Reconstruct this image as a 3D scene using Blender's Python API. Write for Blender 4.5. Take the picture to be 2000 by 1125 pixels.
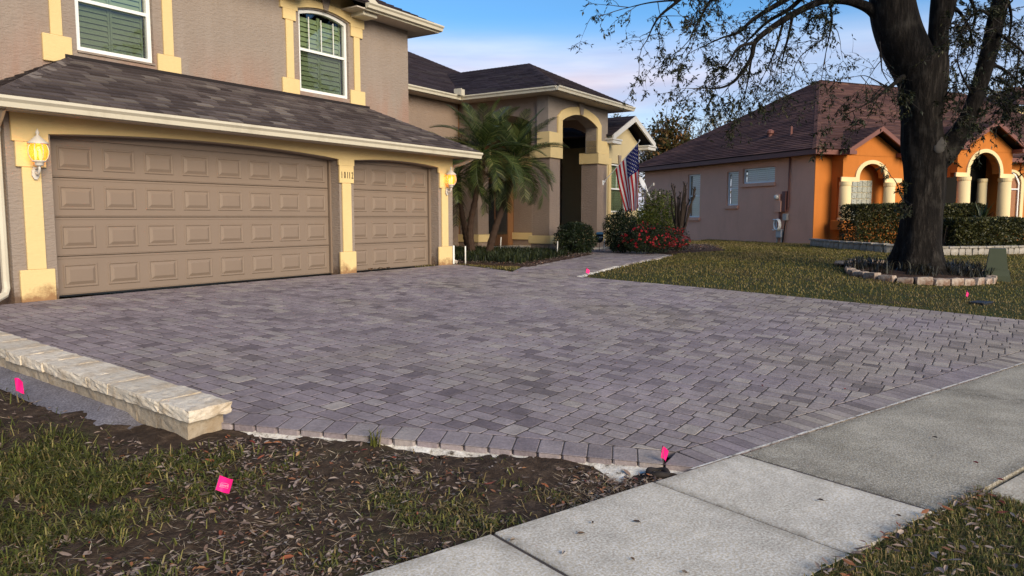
import bpy, math, random
import numpy as np
from mathutils import Vector, Matrix

random.seed(7)
rng = np.random.default_rng(11)
R = math.radians
sc = bpy.context.scene
for o_ in list(bpy.data.objects):
    bpy.data.objects.remove(o_)
col = sc.collection

# ------------------------------------------------------------------ camera
F = 1459.0; PITCH = R(5.46); CZ = 1.074
cam_d = bpy.data.cameras.new('camera'); cam = bpy.data.objects.new('camera', cam_d); col.objects.link(cam)
cam_d.sensor_width = 36.0; cam_d.lens = F / 2000.0 * 36.0
cam_d.clip_start = 0.05; cam_d.clip_end = 3000
cam.location = (0, 0, CZ); cam.rotation_euler = (R(90) - PITCH, 0, 0)
sc.camera = cam
sc.cycles.use_denoising = True; sc.cycles.sample_clamp_indirect = 2.5; sc.cycles.caustics_reflective = False; sc.cycles.caustics_refractive = False
sc.render.resolution_x = 1024; sc.render.resolution_y = 576

# ------------------------------------------------------------------ world, sun, exposure
SUN_EL = R(22.5); SUN_AZ = (0.56, -0.83)            # horizontal direction towards the sun
SUN_STRENGTH = 3.05; SKY_STRENGTH = 0.15
world = bpy.data.worlds.new('World'); sc.world = world; world.use_nodes = True
wn = world.node_tree.nodes; wl = world.node_tree.links; wn.clear()
w_out = wn.new('ShaderNodeOutputWorld'); w_bg = wn.new('ShaderNodeBackground')
w_sky = wn.new('ShaderNodeTexSky'); w_sky.sky_type = 'NISHITA'; w_sky.sun_disc = False
w_sky.sun_elevation = SUN_EL; w_sky.sun_rotation = math.atan2(SUN_AZ[0], SUN_AZ[1]) % (2 * math.pi)
w_sky.air_density = 1.0; w_sky.dust_density = 0.6; w_sky.ozone_density = 2.0
w_tc = wn.new('ShaderNodeTexCoord'); w_map = wn.new('ShaderNodeMapping'); w_map.inputs['Scale'].default_value = (1.1, 1.1, 7.0)
w_map.inputs['Location'].default_value = (0.35, 0.1, 0.12)
w_noise = wn.new('ShaderNodeTexNoise'); w_noise.inputs['Scale'].default_value = 1.6; w_noise.inputs['Detail'].default_value = 5; w_noise.inputs['Roughness'].default_value = 0.52
w_ramp = wn.new('ShaderNodeValToRGB'); w_ramp.color_ramp.elements[0].position = 0.42; w_ramp.color_ramp.elements[1].position = 0.68
w_sep = wn.new('ShaderNodeSeparateXYZ')
w_band = wn.new('ShaderNodeMapRange'); w_band.inputs['From Min'].default_value = 0.255; w_band.inputs['From Max'].default_value = 0.175; w_band.clamp = True
w_band.interpolation_type = 'SMOOTHSTEP'
w_add = wn.new('ShaderNodeMath'); w_add.operation = 'MULTIPLY_ADD'; w_add.inputs[1].default_value = 0.75
w_mul = wn.new('ShaderNodeMath'); w_mul.operation = 'MULTIPLY'; w_mul.use_clamp = True
w_mix = wn.new('ShaderNodeMixRGB'); w_mix.inputs[2].default_value = (3.75, 3.4, 3.95, 1)
w_mix2 = wn.new('ShaderNodeMixRGB'); w_mix2.blend_type = 'MULTIPLY'; w_mix2.inputs[0].default_value = 1.0; w_mix2.inputs[2].default_value = (.36, .60, .78, 1)
wl.new(w_tc.outputs['Generated'], w_map.inputs[0]); wl.new(w_map.outputs[0], w_noise.inputs['Vector'])
wl.new(w_noise.outputs['Fac'], w_ramp.inputs[0]); wl.new(w_tc.outputs['Generated'], w_sep.inputs[0])
wl.new(w_sep.outputs['Z'], w_band.inputs['Value'])
wl.new(w_ramp.outputs[0], w_add.inputs[0]); w_add.inputs[2].default_value = 0.45
wl.new(w_add.outputs[0], w_mul.inputs[0]); wl.new(w_band.outputs[0], w_mul.inputs[1])
wl.new(w_sky.outputs[0], w_mix2.inputs[1])
w_map2 = wn.new('ShaderNodeMapping'); w_map2.inputs['Scale'].default_value = (1.6, 1.6, 16.0); w_map2.inputs['Location'].default_value = (2.3, .7, 1.9)
w_n2 = wn.new('ShaderNodeTexNoise'); w_n2.inputs['Scale'].default_value = 1.5; w_n2.inputs['Detail'].default_value = 6; w_n2.inputs['Roughness'].default_value = .55
w_r2 = wn.new('ShaderNodeValToRGB'); w_r2.color_ramp.elements[0].position = .38; w_r2.color_ramp.elements[1].position = .62
w_r2.color_ramp.elements[0].color = (3.1, 2.85, 3.45, 1); w_r2.color_ramp.elements[1].color = (4.5, 4.25, 4.6, 1)
wl.new(w_tc.outputs['Generated'], w_map2.inputs[0]); wl.new(w_map2.outputs[0], w_n2.inputs['Vector']); wl.new(w_n2.outputs['Fac'], w_r2.inputs[0]); wl.new(w_r2.outputs[0], w_mix.inputs[2])
wl.new(w_mul.outputs[0], w_mix.inputs[0]); wl.new(w_mix2.outputs[0], w_mix.inputs[1])
wl.new(w_mix.outputs[0], w_bg.inputs[0]); w_bg.inputs[1].default_value = SKY_STRENGTH
wl.new(w_bg.outputs[0], w_out.inputs[0])
sun_d = bpy.data.lights.new('sun', 'SUN'); sun = bpy.data.objects.new('sun', sun_d); col.objects.link(sun)
sun_d.energy = SUN_STRENGTH; sun_d.angle = R(36); sun_d.color = (1.0, 0.82, 0.59)
sv = Vector((SUN_AZ[0], SUN_AZ[1], 0)).normalized() * math.cos(SUN_EL) + Vector((0, 0, math.sin(SUN_EL)))
sun.rotation_euler = sv.to_track_quat('Z', 'Y').to_euler(); sun.location = (20, -8, 12)
sc.view_settings.view_transform = 'Standard'; sc.view_settings.look = 'None'
sc.view_settings.exposure = 0.66; sc.view_settings.gamma = 1.0; sc.view_settings.use_curve_mapping = False

# ------------------------------------------------------------------ coordinate helpers
cP, sP = math.cos(PITCH), math.sin(PITCH)
def ray(px, py):
    x = (px - 1000) / F; y = (562.5 - py) / F
    return np.array([x, cP + sP * y, -sP + cP * y])
def at(px, py, Y):                     # the point at forward distance Y seen at a place in the photo
    r = ray(px, py); t = Y / r[1]
    return np.array([r[0] * t, Y, CZ + r[2] * t])
SO = np.array([.841, 4.332]); SD = np.array([.791, .6117]); SN = np.array([-.6117, .791])
def ts(x, y):                          # along / across the pavement line
    return (x - SO[0]) * SD[0] + (y - SO[1]) * SD[1], (x - SO[0]) * SN[0] + (y - SO[1]) * SN[1]
def xy(t, s):
    return SO[0] + t * SD[0] + s * SN[0], SO[1] + t * SD[1] + s * SN[1]
def zG(x, y):                          # height of finished ground
    s = ts(x, y)[1]
    return -.5 + .5 * (1 - (1 - np.clip(s / 9, 0, 1)) ** 1.3)
def atg(px, py):
    z = -.3
    for i in range(50):
        r = ray(px, py); t = (z - CZ) / r[2]
        z = .5 * z + .5 * float(zG(r[0] * t, r[1] * t))
    return np.array([r[0] * t, r[1] * t, z])
TH = R(56.65); HO = np.array([-6.144, 10.078])           # our house frame: u along the garage front, v into the house
def W(u, v):
    return HO[0] + u * math.cos(TH) - v * math.sin(TH), HO[1] + u * math.sin(TH) + v * math.cos(TH)
def L(x, y):
    dx, dy = x - HO[0], y - HO[1]
    return dx * math.cos(TH) + dy * math.sin(TH), -dx * math.sin(TH) + dy * math.cos(TH)
TN = R(22.8); NO = np.array([11.737, 29.203])            # neighbour's frame
def WN(u, v):
    return NO[0] + u * math.cos(TN) - v * math.sin(TN), NO[1] + u * math.sin(TN) + v * math.cos(TN)

def vnoise(x, y, sc_=1.0, seed=0):     # smooth value noise 0..1 (numpy)
    x = np.asarray(x, float) * sc_; y = np.asarray(y, float) * sc_
    xi = np.floor(x).astype(np.int64); yi = np.floor(y).astype(np.int64); fx = x - xi; fy = y - yi
    fx = fx * fx * (3 - 2 * fx); fy = fy * fy * (3 - 2 * fy)
    def h(a, b):
        n = (a * 374761393 + b * 668265263 + seed * 974711) & 0x7fffffff
        n = ((n ^ (n >> 13)) * 1274126177) & 0x7fffffff
        return ((n ^ (n >> 16)) & 0xffff) / 65535.0
    a = h(xi, yi); b = h(xi + 1, yi); c = h(xi, yi + 1); d = h(xi + 1, yi + 1)
    return (a * (1 - fx) + b * fx) * (1 - fy) + (c * (1 - fx) + d * fx) * fy
def fnoise(x, y, sc_=1.0, seed=0, n=3):
    t = 0; a = 1; tot = 0
    for i in range(n):
        t = t + a * vnoise(x, y, sc_ * 2 ** i, seed + i * 17); tot += a; a *= .5
    return t / tot

# ------------------------------------------------------------------ objects
def tag(o, label=None, cat=None, group=None, kind=None):
    if label: o['label'] = label
    if cat: o['category'] = cat
    if group: o['group'] = group
    if kind: o['kind'] = kind
    return o
def empty(name, loc=(0, 0, 0), rz=0.0, label=None, cat=None, group=None):
    o = bpy.data.objects.new(name, None); col.objects.link(o); o.location = loc; o.rotation_euler = (0, 0, rz)
    o.empty_display_size = .2
    return tag(o, label, cat, group)
def link(name, me, mat, parent=None, smooth=False):
    o = bpy.data.objects.new(name, me); col.objects.link(o)
    if mat is not None:
        for m in (mat if isinstance(mat, (list, tuple)) else [mat]): me.materials.append(m)
    if parent is not None: o.parent = parent
    if smooth: me.polygons.foreach_set('use_smooth', [True] * len(me.polygons))
    return o
def mk(name, V, Fc, mat, parent=None, smooth=False, mi=None):
    me = bpy.data.meshes.new(name); me.from_pydata([tuple(map(float, v)) for v in V], [], Fc)
    if mi is not None: me.polygons.foreach_set('material_index', mi)
    return link(name, me, mat, parent, smooth)
def mk_np(name, V, Fc, mat, parent=None, smooth=False):   # faces all the same size
    V = np.ascontiguousarray(V, np.float32); Fc = np.ascontiguousarray(Fc, np.int32)
    me = bpy.data.meshes.new(name); k = Fc.shape[1]
    me.vertices.add(len(V)); me.vertices.foreach_set('co', V.ravel())
    me.loops.add(Fc.size); me.loops.foreach_set('vertex_index', Fc.ravel())
    me.polygons.add(len(Fc)); me.polygons.foreach_set('loop_start', np.arange(0, Fc.size, k, dtype=np.int32))
    me.update(calc_edges=True); me.validate()
    return link(name, me, mat, parent, smooth)
class MB:
    def __init__(s): s.V = []; s.F = []
    def add(s, V, Fc):
        b = len(s.V); s.V += [tuple(v) for v in V]; s.F += [tuple(i + b for i in f) for f in Fc]; return s
    def box(s, x0, x1, y0, y1, z0, z1, c=0.0):
        if c <= 0:
            return s.add([(x0, y0, z0), (x1, y0, z0), (x1, y1, z0), (x0, y1, z0), (x0, y0, z1), (x1, y0, z1), (x1, y1, z1), (x0, y1, z1)],
                         [(0, 3, 2, 1), (4, 5, 6, 7), (0, 1, 5, 4), (1, 2, 6, 5), (2, 3, 7, 6), (3, 0, 4, 7)])
        pts = []
        xs, ys, zs = (x0, x1), (y0, y1), (z0, z1); sg = (1, -1)
        idx = {}
        for i in range(2):
            for j in range(2):
                for k in range(2):
                    for a in range(3):
                        p = [xs[i] + sg[i] * c, ys[j] + sg[j] * c, zs[k] + sg[k] * c]
                        p[a] = (xs, ys, zs)[a][(i, j, k)[a]]
                        idx[i, j, k, a] = len(pts); pts.append(p)
        fs = []
        g = lambda i, j, k, a: idx[i, j, k, a]
        for e in range(2):
            q = [g(e, 0, 0, 0), g(e, 1, 0, 0), g(e, 1, 1, 0), g(e, 0, 1, 0)]; fs.append(q if e else q[::-1])
            q = [g(0, e, 0, 1), g(1, e, 0, 1), g(1, e, 1, 1), g(0, e, 1, 1)]; fs.append(q[::-1] if e else q)
            q = [g(0, 0, e, 2), g(1, 0, e, 2), g(1, 1, e, 2), g(0, 1, e, 2)]; fs.append(q if e else q[::-1])
        for i in range(2):
            for j in range(2):
                q = [g(i, j, 0, 0), g(i, j, 0, 1), g(i, j, 1, 1), g(i, j, 1, 0)]; fs.append(q if (i ^ j) else q[::-1])
                q = [g(i, 0, j, 0), g(i, 0, j, 2), g(i, 1, j, 2), g(i, 1, j, 0)]; fs.append(q[::-1] if (i ^ j) else q)
                q = [g(0, i, j, 1), g(0, i, j, 2), g(1, i, j, 2), g(1, i, j, 1)]; fs.append(q if (i ^ j) else q[::-1])
        for i in range(2):
            for j in range(2):
                for k in range(2):
                    t = [g(i, j, k, 0), g(i, j, k, 1), g(i, j, k, 2)]; fs.append(t if (i + j + k) % 2 else t[::-1])
        return s.add(pts, fs)
    def prism(s, poly, ax, a0, a1):    # poly of 2-D points extruded along axis ax; poly coords are the other two axes in order
        n = len(poly); V = []
        for a in (a0, a1):
            for p in poly:
                q = list(p); q.insert(ax, a); V.append(q)
        ar = sum(poly[i][0] * poly[(i + 1) % n][1] - poly[(i + 1) % n][0] * poly[i][1] for i in range(n))
        flip = (ar > 0) ^ (ax == 1)
        f0 = list(range(n)); f1 = list(range(n, 2 * n))
        fs = [f0[::-1] if flip else f0, f1 if flip else f1[::-1]]
        for i in range(n):
            j = (i + 1) % n; q = [i, j, n + j, n + i]; fs.append(q if flip else q[::-1])
        return s.add(V, fs)
    def tube(s, pts, rad, n=8, cap=True):
        pts = [Vector(p) for p in pts]; m = len(pts)
        if not hasattr(rad, '__len__'): rad = [rad] * m
        up = None; V = []; fs = []
        for i in range(m):
            d = (pts[min(i + 1, m - 1)] - pts[max(i - 1, 0)])
            d = d.normalized() if d.length > 1e-9 else Vector((0, 0, 1))
            if up is None:
                up = Vector((0, 0, 1)) if abs(d.z) < .9 else Vector((1, 0, 0))
            x = up - d * up.dot(d)
            if x.length < 1e-6: x = d.orthogonal()
            x.normalize(); y = d.cross(x); up = x
            for k in range(n):
                a = 2 * math.pi * k / n; V.append(pts[i] + (x * math.cos(a) + y * math.sin(a)) * rad[i])
        for i in range(m - 1):
            for k in range(n):
                k2 = (k + 1) % n; fs.append((i * n + k, i * n + k2, (i + 1) * n + k2, (i + 1) * n + k))
        if cap: fs += [tuple(range(n))[::-1], tuple(range((m - 1) * n, m * n))]
        return s.add(V, fs)
    def lathe(s, prof, cx=0, cy=0, n=16):
        V = []; fs = []; m = len(prof)
        for r, z in prof:
            for k in range(n):
                a = 2 * math.pi * k / n; V.append((cx + r * math.cos(a), cy + r * math.sin(a), z))
        for i in range(m - 1):
            for k in range(n):
                k2 = (k + 1) % n; fs.append((i * n + k, i * n + k2, (i + 1) * n + k2, (i + 1) * n + k))
        fs += [tuple(range(n))[::-1], tuple(range((m - 1) * n, m * n))]
        return s.add(V, fs)
    def build(s, name, mat, parent=None, smooth=False):
        return mk(name, s.V, s.F, mat, parent, smooth)
def box(name, mat, parent, x0, x1, y0, y1, z0, z1, c=0.0):
    return MB().box(x0, x1, y0, y1, z0, z1, c).build(name, mat, parent)

# ------------------------------------------------------------------ materials
def lin(r, g, b):
    f = lambda c: (c / 255 / 12.92) if c / 255 <= .04045 else ((c / 255 + .055) / 1.055) ** 2.4
    return (f(r), f(g), f(b))
class NT:
    def __init__(s, name):
        s.m = bpy.data.materials.new(name); s.m.use_nodes = True; s.n = s.m.node_tree.nodes; s.l = s.m.node_tree.links
        s.b = s.n['Principled BSDF']; s.out = s.n['Material Output']
        s.tc = s.n.new('ShaderNodeTexCoord')
    def N(s, t, **kw):
        n = s.n.new(t)
        for k, v in kw.items():
            if k in n.inputs: n.inputs[k].default_value = v
            else: setattr(n, k, v)
        return n
    def noise(s, scale, detail=4, rough=.55, stretch=None, coord='Object'):
        n = s.N('ShaderNodeTexNoise', Scale=scale, Detail=detail, Roughness=rough)
        src = s.tc.outputs[coord]
        if stretch:
            mp = s.N('ShaderNodeMapping', Scale=stretch); s.l.new(src, mp.inputs[0]); src = mp.outputs[0]
        s.l.new(src, n.inputs['Vector']); return n.outputs['Fac']
    def ramp(s, fac, stops):
        r = s.N('ShaderNodeValToRGB'); cr = r.color_ramp
        while len(cr.elements) < len(stops): cr.elements.new(.5)
        for e, (p, c) in zip(cr.elements, stops):
            e.position = p; e.color = (*c, 1) if len(c) == 3 else c
        s.l.new(fac, r.inputs[0]); return r.outputs[0]
    def mix(s, fac, a, b, mode='MIX'):
        m = s.N('ShaderNodeMixRGB', blend_type=mode)
        for i, v in ((0, fac), (1, a), (2, b)):
            if hasattr(v, 'is_output'): s.l.new(v, m.inputs[i])
            elif i == 0: m.inputs[0].default_value = v
            else: m.inputs[i].default_value = (*v, 1)
        return m.outputs[0]
    def math(s, op, a, b=None, clamp=False):
        m = s.N('ShaderNodeMath', operation=op); m.use_clamp = clamp
        for i, v in ((0, a), (1, b)):
            if v is None: continue
            if hasattr(v, 'is_output'): s.l.new(v, m.inputs[i])
            else: m.inputs[i].default_value = v
        return m.outputs[0]
    def rnd(s):                        # one random number for each piece, joined or not
        oi = s.N('ShaderNodeObjectInfo'); ge = s.N('ShaderNodeNewGeometry')
        return s.math('FRACT', s.math('ADD', oi.outputs['Random'], ge.outputs['Random Per Island']))
    def color(s, c):
        if hasattr(c, 'is_output'): s.l.new(c, s.b.inputs['Base Color'])
        else: s.b.inputs['Base Color'].default_value = (*c, 1)
    def bump(s, h, strength=.5, dist=.01):
        b = s.N('ShaderNodeBump', Strength=strength, Distance=dist); s.l.new(h, b.inputs['Height'])
        s.l.new(b.outputs[0], s.b.inputs['Normal']); return b
    def set(s, rough=.8, spec=.3, metal=0):
        s.b.inputs['Roughness'].default_value = rough; s.b.inputs['Specular IOR Level'].default_value = spec; s.b.inputs['Metallic'].default_value = metal; return s
def sc_(c, k): return tuple(min(1, x * k) for x in c)
def stucco(name, c, amt=.14, bs=24, bstr=.8, dist=.025, dirt=.3):
    m = NT(name); m.set(.9, .2)
    a = m.noise(1.3, 5, .6); b = m.noise(9, 3)
    cc = m.mix(a, sc_(c, 1 - amt), sc_(c, 1 + amt)); cc = m.mix(m.math('MULTIPLY', b, .25), cc, sc_(c, .75))
    st = m.ramp(m.noise(2.2, 6, .65, (1, 1, .28)), [(.52, (0, 0, 0)), (.72, (1, 1, 1))])
    cc = m.mix(m.math('MULTIPLY', st, dirt), cc, sc_((c[0] * .8, c[1] * .78, c[2] * .75), .75))
    m.color(cc); m.bump(m.noise(bs, 4, .6, (.55, .55, 1.6)), bstr, dist); return m.m
def paint(name, c, rough=.5, amt=.05, bstr=.08, dirt=.12, spec=.4):
    m = NT(name); m.set(rough, spec)
    cc = m.mix(m.noise(2.5, 5, .6), sc_(c, 1 - amt), sc_(c, 1 + amt))
    st = m.ramp(m.noise(3.0, 7, .7, (1, 1, .25)), [(.5, (0, 0, 0)), (.75, (1, 1, 1))])
    cc = m.mix(m.math('MULTIPLY', st, dirt), cc, (c[0] * .5, c[1] * .45, c[2] * .38))
    m.color(cc); m.bump(m.noise(25, 4), bstr, .004); return m.m
def shingle_mat(name, ca, cb, cc_, stain=.4, sh=(1, 1, 1)):
    m = NT(name); m.set(.92, .15)
    c = m.ramp(m.rnd(), [(0, ca), (.5, cb), (.78, sc_(cb, 1.25)), (.9, sc_(cc_, .7)), (1, cc_)])
    g = m.noise(160, 2); c = m.mix(.35, c, m.ramp(g, [(.3, (0.02, 0.02, 0.02)), (.7, sc_(cc_, 1.3))]), 'OVERLAY')
    st = m.ramp(m.noise(.55, 4, .6, sh), [(.4, (0, 0, 0)), (.7, (1, 1, 1))])
    c = m.mix(m.math('MULTIPLY', st, stain), c, sc_(ca, .45))
    m.color(c); m.bump(g, .5, .004); return m.m
def leafmat(name, stops, rough=.5, trans=.25):
    m = NT(name); m.set(rough, .35)
    c = m.ramp(m.rnd(), stops); m.color(c)
    t = m.N('ShaderNodeBsdfTranslucent'); m.l.new(c, t.inputs[0])
    mx = m.N('ShaderNodeMixShader'); mx.inputs[0].default_value = trans
    m.l.new(m.b.outputs[0], mx.inputs[1]); m.l.new(t.outputs[0], mx.inputs[2]); m.l.new(mx.outputs[0], m.out.inputs[0]); return m.m
def plain(name, c, rough=.5, spec=.4, metal=0, bstr=0, bs=40):
    m = NT(name); m.set(rough, spec, metal)
    m.color(m.mix(m.noise(6, 4), sc_(c, .88), sc_(c, 1.1)))
    if bstr: m.bump(m.noise(bs, 4), bstr, .006)
    return m.m
def emit(name, c, s):
    m = NT(name); m.color(c); m.b.inputs['Emission Color'].default_value = (*c, 1); m.b.inputs['Emission Strength'].default_value = s; return m.m
def glass(name, tint=(.8, .9, .85), refl=.12):
    m = NT(name)
    tr = m.N('ShaderNodeBsdfTransparent'); tr.inputs[0].default_value = (*tint, 1)
    gl = m.N('ShaderNodeBsdfGlossy'); gl.inputs['Roughness'].default_value = .02
    fr = m.N('ShaderNodeFresnel'); fr.inputs[0].default_value = 1.5
    k = m.math('ADD', fr.outputs[0], refl, True)
    mx = m.N('ShaderNodeMixShader'); m.l.new(k, mx.inputs[0]); m.l.new(tr.outputs[0], mx.inputs[1]); m.l.new(gl.outputs[0], mx.inputs[2])
    m.l.new(mx.outputs[0], m.out.inputs[0]); return m.m

TAUPE = (.300, .243, .200); CREAM = (.73, .55, .265)
m_taupe = stucco('taupe_stucco', TAUPE)
m_cream = stucco('cream_stucco', CREAM, .07, 30, .45, .012, .16)
def splash(mat, c, h=.30):             # rusty splash marks at the foot
    nt = mat.node_tree; b = nt.nodes['Principled BSDF']; src = b.inputs['Base Color'].links[0].from_socket
    tc = nt.nodes.new('ShaderNodeTexCoord'); sx = nt.nodes.new('ShaderNodeSeparateXYZ'); nt.links.new(tc.outputs['Object'], sx.inputs[0])
    mr = nt.nodes.new('ShaderNodeMapRange'); mr.inputs['From Min'].default_value = h; mr.inputs['From Max'].default_value = 0.0; nt.links.new(sx.outputs['Z'], mr.inputs['Value'])
    no = nt.nodes.new('ShaderNodeTexNoise'); no.inputs['Scale'].default_value = 5.0; no.inputs['Detail'].default_value = 8; no.inputs['Roughness'].default_value = .7; nt.links.new(tc.outputs['Object'], no.inputs['Vector'])
    ad = nt.nodes.new('ShaderNodeMath'); ad.operation = 'MULTIPLY_ADD'; nt.links.new(mr.outputs[0], ad.inputs[0]); ad.inputs[1].default_value = .55; nt.links.new(no.outputs['Fac'], ad.inputs[2])
    r = nt.nodes.new('ShaderNodeValToRGB'); r.color_ramp.elements[0].position = .74; r.color_ramp.elements[1].position = .98; nt.links.new(ad.outputs[0], r.inputs[0])
    mx = nt.nodes.new('ShaderNodeMixRGB'); mx.inputs[2].default_value = (*c, 1); nt.links.new(r.outputs[0], mx.inputs[0]); nt.links.new(src, mx.inputs[1]); nt.links.new(mx.outputs[0], b.inputs['Base Color'])
splash(m_cream, (.30, .17, .08)); splash(m_taupe, (.15, .10, .07), .35)
m_door = paint('door_paint', (.225, .170, .130), .55, .05, .03, .05, .25)
m_jamb = paint('jamb_paint', (.21, .155, .115), .6)
m_gutter = paint('gutter_paint', (.60, .55, .43), .45, .05, .03, .35)
m_soffit = paint('soffit_paint', (.50, .43, .36), .7)
m_white = paint('white_paint', (.80, .80, .77), .4, .03, .02, .08)
m_shutter_g = paint('green_white_shutter', (.42, .45, .26), .5, .06, .02, .05)
m_shutter_w = paint('white_shutter', (.75, .77, .76), .5, .03, .02, .03)
m_screen = NT('insect_screen'); _t = m_screen.N('ShaderNodeBsdfTransparent'); _d = m_screen.N('ShaderNodeBsdfDiffuse'); _d.inputs[0].default_value = (.02, .022, .02, 1); _m = m_screen.N('ShaderNodeMixShader'); _m.inputs[0].default_value = .25
m_screen.l.new(_t.outputs[0], _m.inputs[1]); m_screen.l.new(_d.outputs[0], _m.inputs[2]); m_screen.l.new(_m.outputs[0], m_screen.out.inputs[0]); m_screen = m_screen.m
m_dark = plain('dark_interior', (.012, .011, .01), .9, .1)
m_glass = glass('window_glass'); m_glass_n = glass('neighbour_glass', (.9, .95, .95), .05)
m_shin = shingle_mat('asphalt_shingle', (.066, .052, .052), (.118, .097, .094), (.26, .225, .205), .28)
m_shin2 = shingle_mat('far_shingle', (.045, .035, .045), (.066, .052, .064), (.10, .085, .09), .35)
m_shin_n = shingle_mat('brown_shingle', (.088, .048, .046), (.142, .078, .068), (.24, .135, .105), .6, (.35, .35, .35))
m_deck = plain('roof_deck', (.03, .025, .025), .95, .1)
m_black = plain('black_plastic', (.012, .012, .012), .5, .4)
m_num = plain('number_black', (.01, .01, .01), .4)
# ================================================================== GROUND, DRIVEWAY, PAVEMENT
def soil_mat(name, green=.3, base=(.055, .037, .026)):
    m = NT(name); m.set(.95, .15)
    a = m.noise(1.1, 5, .65); b = m.noise(14, 6, .7); d = m.noise(70, 4, .7)
    c = m.ramp(b, [(.25, sc_(base, .45)), (.5, base), (.72, (.115, .080, .055)), (.9, (.20, .15, .11))])
    g = m.ramp(a, [(.5 - .2 * green, (0, 0, 0)), (.72 - .2 * green, (1, 1, 1))])
    gc = m.ramp(d, [(.3, (.018, .024, .008)), (.55, (.045, .055, .018)), (.8, (.11, .10, .045))])
    m.color(m.mix(g, c, gc)); h = m.math('ADD', m.math('MULTIPLY', b, .7), m.math('MULTIPLY', d, .4)); m.bump(h, .9, .03); return m.m
def concrete(name, c, speck=0.0, stain=.5, bs=75, grime=.6):
    m = NT(name); m.set(.88, .25)
    a = m.noise(1.6, 6, .62); b = m.noise(22, 5, .65); d = m.noise(bs, 3, .6)
    cc = m.mix(m.ramp(a, [(.3, (0, 0, 0)), (.7, (1, 1, 1))]), sc_(c, .70), sc_(c, 1.16))
    cc = m.mix(m.math('MULTIPLY', m.ramp(b, [(.45, (0, 0, 0)), (.75, (1, 1, 1))]), .30), cc, sc_(c, .5))
    st = m.ramp(m.noise(.9, 7, .7), [(.5, (0, 0, 0)), (.7, (1, 1, 1))]); cc = m.mix(m.math('MULTIPLY', st, stain), cc, (c[0] * .5, c[1] * .49, c[2] * .45))
    cc = m.mix(.42, cc, m.ramp(d, [(.38, (.08, .08, .08)), (.62, (.9, .9, .9))]), 'OVERLAY')
    e_ = m.ramp(m.noise(5.5, 8, .75), [(.44, (0, 0, 0)), (.60, (1, 1, 1))]); cc = m.mix(m.math('MULTIPLY', e_, .22), cc, (c[0] * .45, c[1] * .44, c[2] * .42))
    sp_ = m.ramp(m.noise(38, 2, .5), [(.70, (0, 0, 0)), (.74, (1, 1, 1))]); cc = m.mix(m.math('MULTIPLY', sp_, .45), cc, (.10, .095, .085))
    ed = m.N('ShaderNodeSeparateXYZ'); m.l.new(m.tc.outputs['Generated'], ed.inputs[0])
    ex_ = m.math('MINIMUM', m.math('MINIMUM', ed.outputs['X'], m.math('SUBTRACT', 1.0, ed.outputs['X'])), m.math('MINIMUM', ed.outputs['Y'], m.math('SUBTRACT', 1.0, ed.outputs['Y'])))
    gr = m.math('MULTIPLY', m.math('SUBTRACT', 1.0, m.math('MULTIPLY', ex_, 11.0), True), m.ramp(m.noise(7, 6, .7), [(.30, (0, 0, 0)), (.62, (1, 1, 1))]), True)
    cc = m.mix(m.math('MULTIPLY', gr, grime), cc, (c[0] * .28, c[1] * .27, c[2] * .25))
    h = d
    if speck:
        v = m.N('ShaderNodeTexVoronoi', Scale=120.0); m.l.new(m.tc.outputs['Object'], v.inputs['Vector'])
        sep = m.N('ShaderNodeSeparateColor'); m.l.new(v.outputs['Color'], sep.inputs[0])
        near = m.math('LESS_THAN', v.outputs['Distance'], .45); pick = m.math('GREATER_THAN', sep.outputs[0], .62)
        cc = m.mix(m.math('MULTIPLY', m.math('MULTIPLY', near, pick), speck), cc, (.62, .60, .54))
        v2 = m.math('LESS_THAN', sep.outputs[1], .3); cc = m.mix(m.math('MULTIPLY', m.math('MULTIPLY', near, v2), .5), cc, (.06, .058, .05))
        h = m.math('SUBTRACT', 1.0, v.outputs['Distance'])
    m.color(cc); m.bump(h, .5, .004); return m.m
m_soil = soil_mat('soil', -.35); m_lawn = soil_mat('lawn_soil', 1.1, (.05, .038, .022)); m_far = soil_mat('ground_soil', 1.3, (.05, .04, .02))
m_mulch = soil_mat('mulch', -1.0, (.05, .028, .02))
m_conc = concrete('pavement_concrete', (.74, .67, .555)); m_aggr = concrete('exposed_aggregate', (.46, .405, .31), .6, .55, 75, .8)
m_apron = concrete('apron_concrete', (.68, .60, .47)); m_foot = concrete('footing_concrete', (.20, .19, .215), 0, .3)
m_asph = concrete('asphalt', (.055, .055, .055), 0, .3)
m_sand = NT('white_sand'); m_sand.set(.95, .1)
m_sand.color(m_sand.ramp(m_sand.noise(12, 7, .75), [(.36, (.07, .055, .04)), (.46, (.50, .46, .40)), (.62, (.74, .71, .65))])); m_sand.bump(m_sand.noise(60, 4), .6, .01); m_sand = m_sand.m
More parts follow.
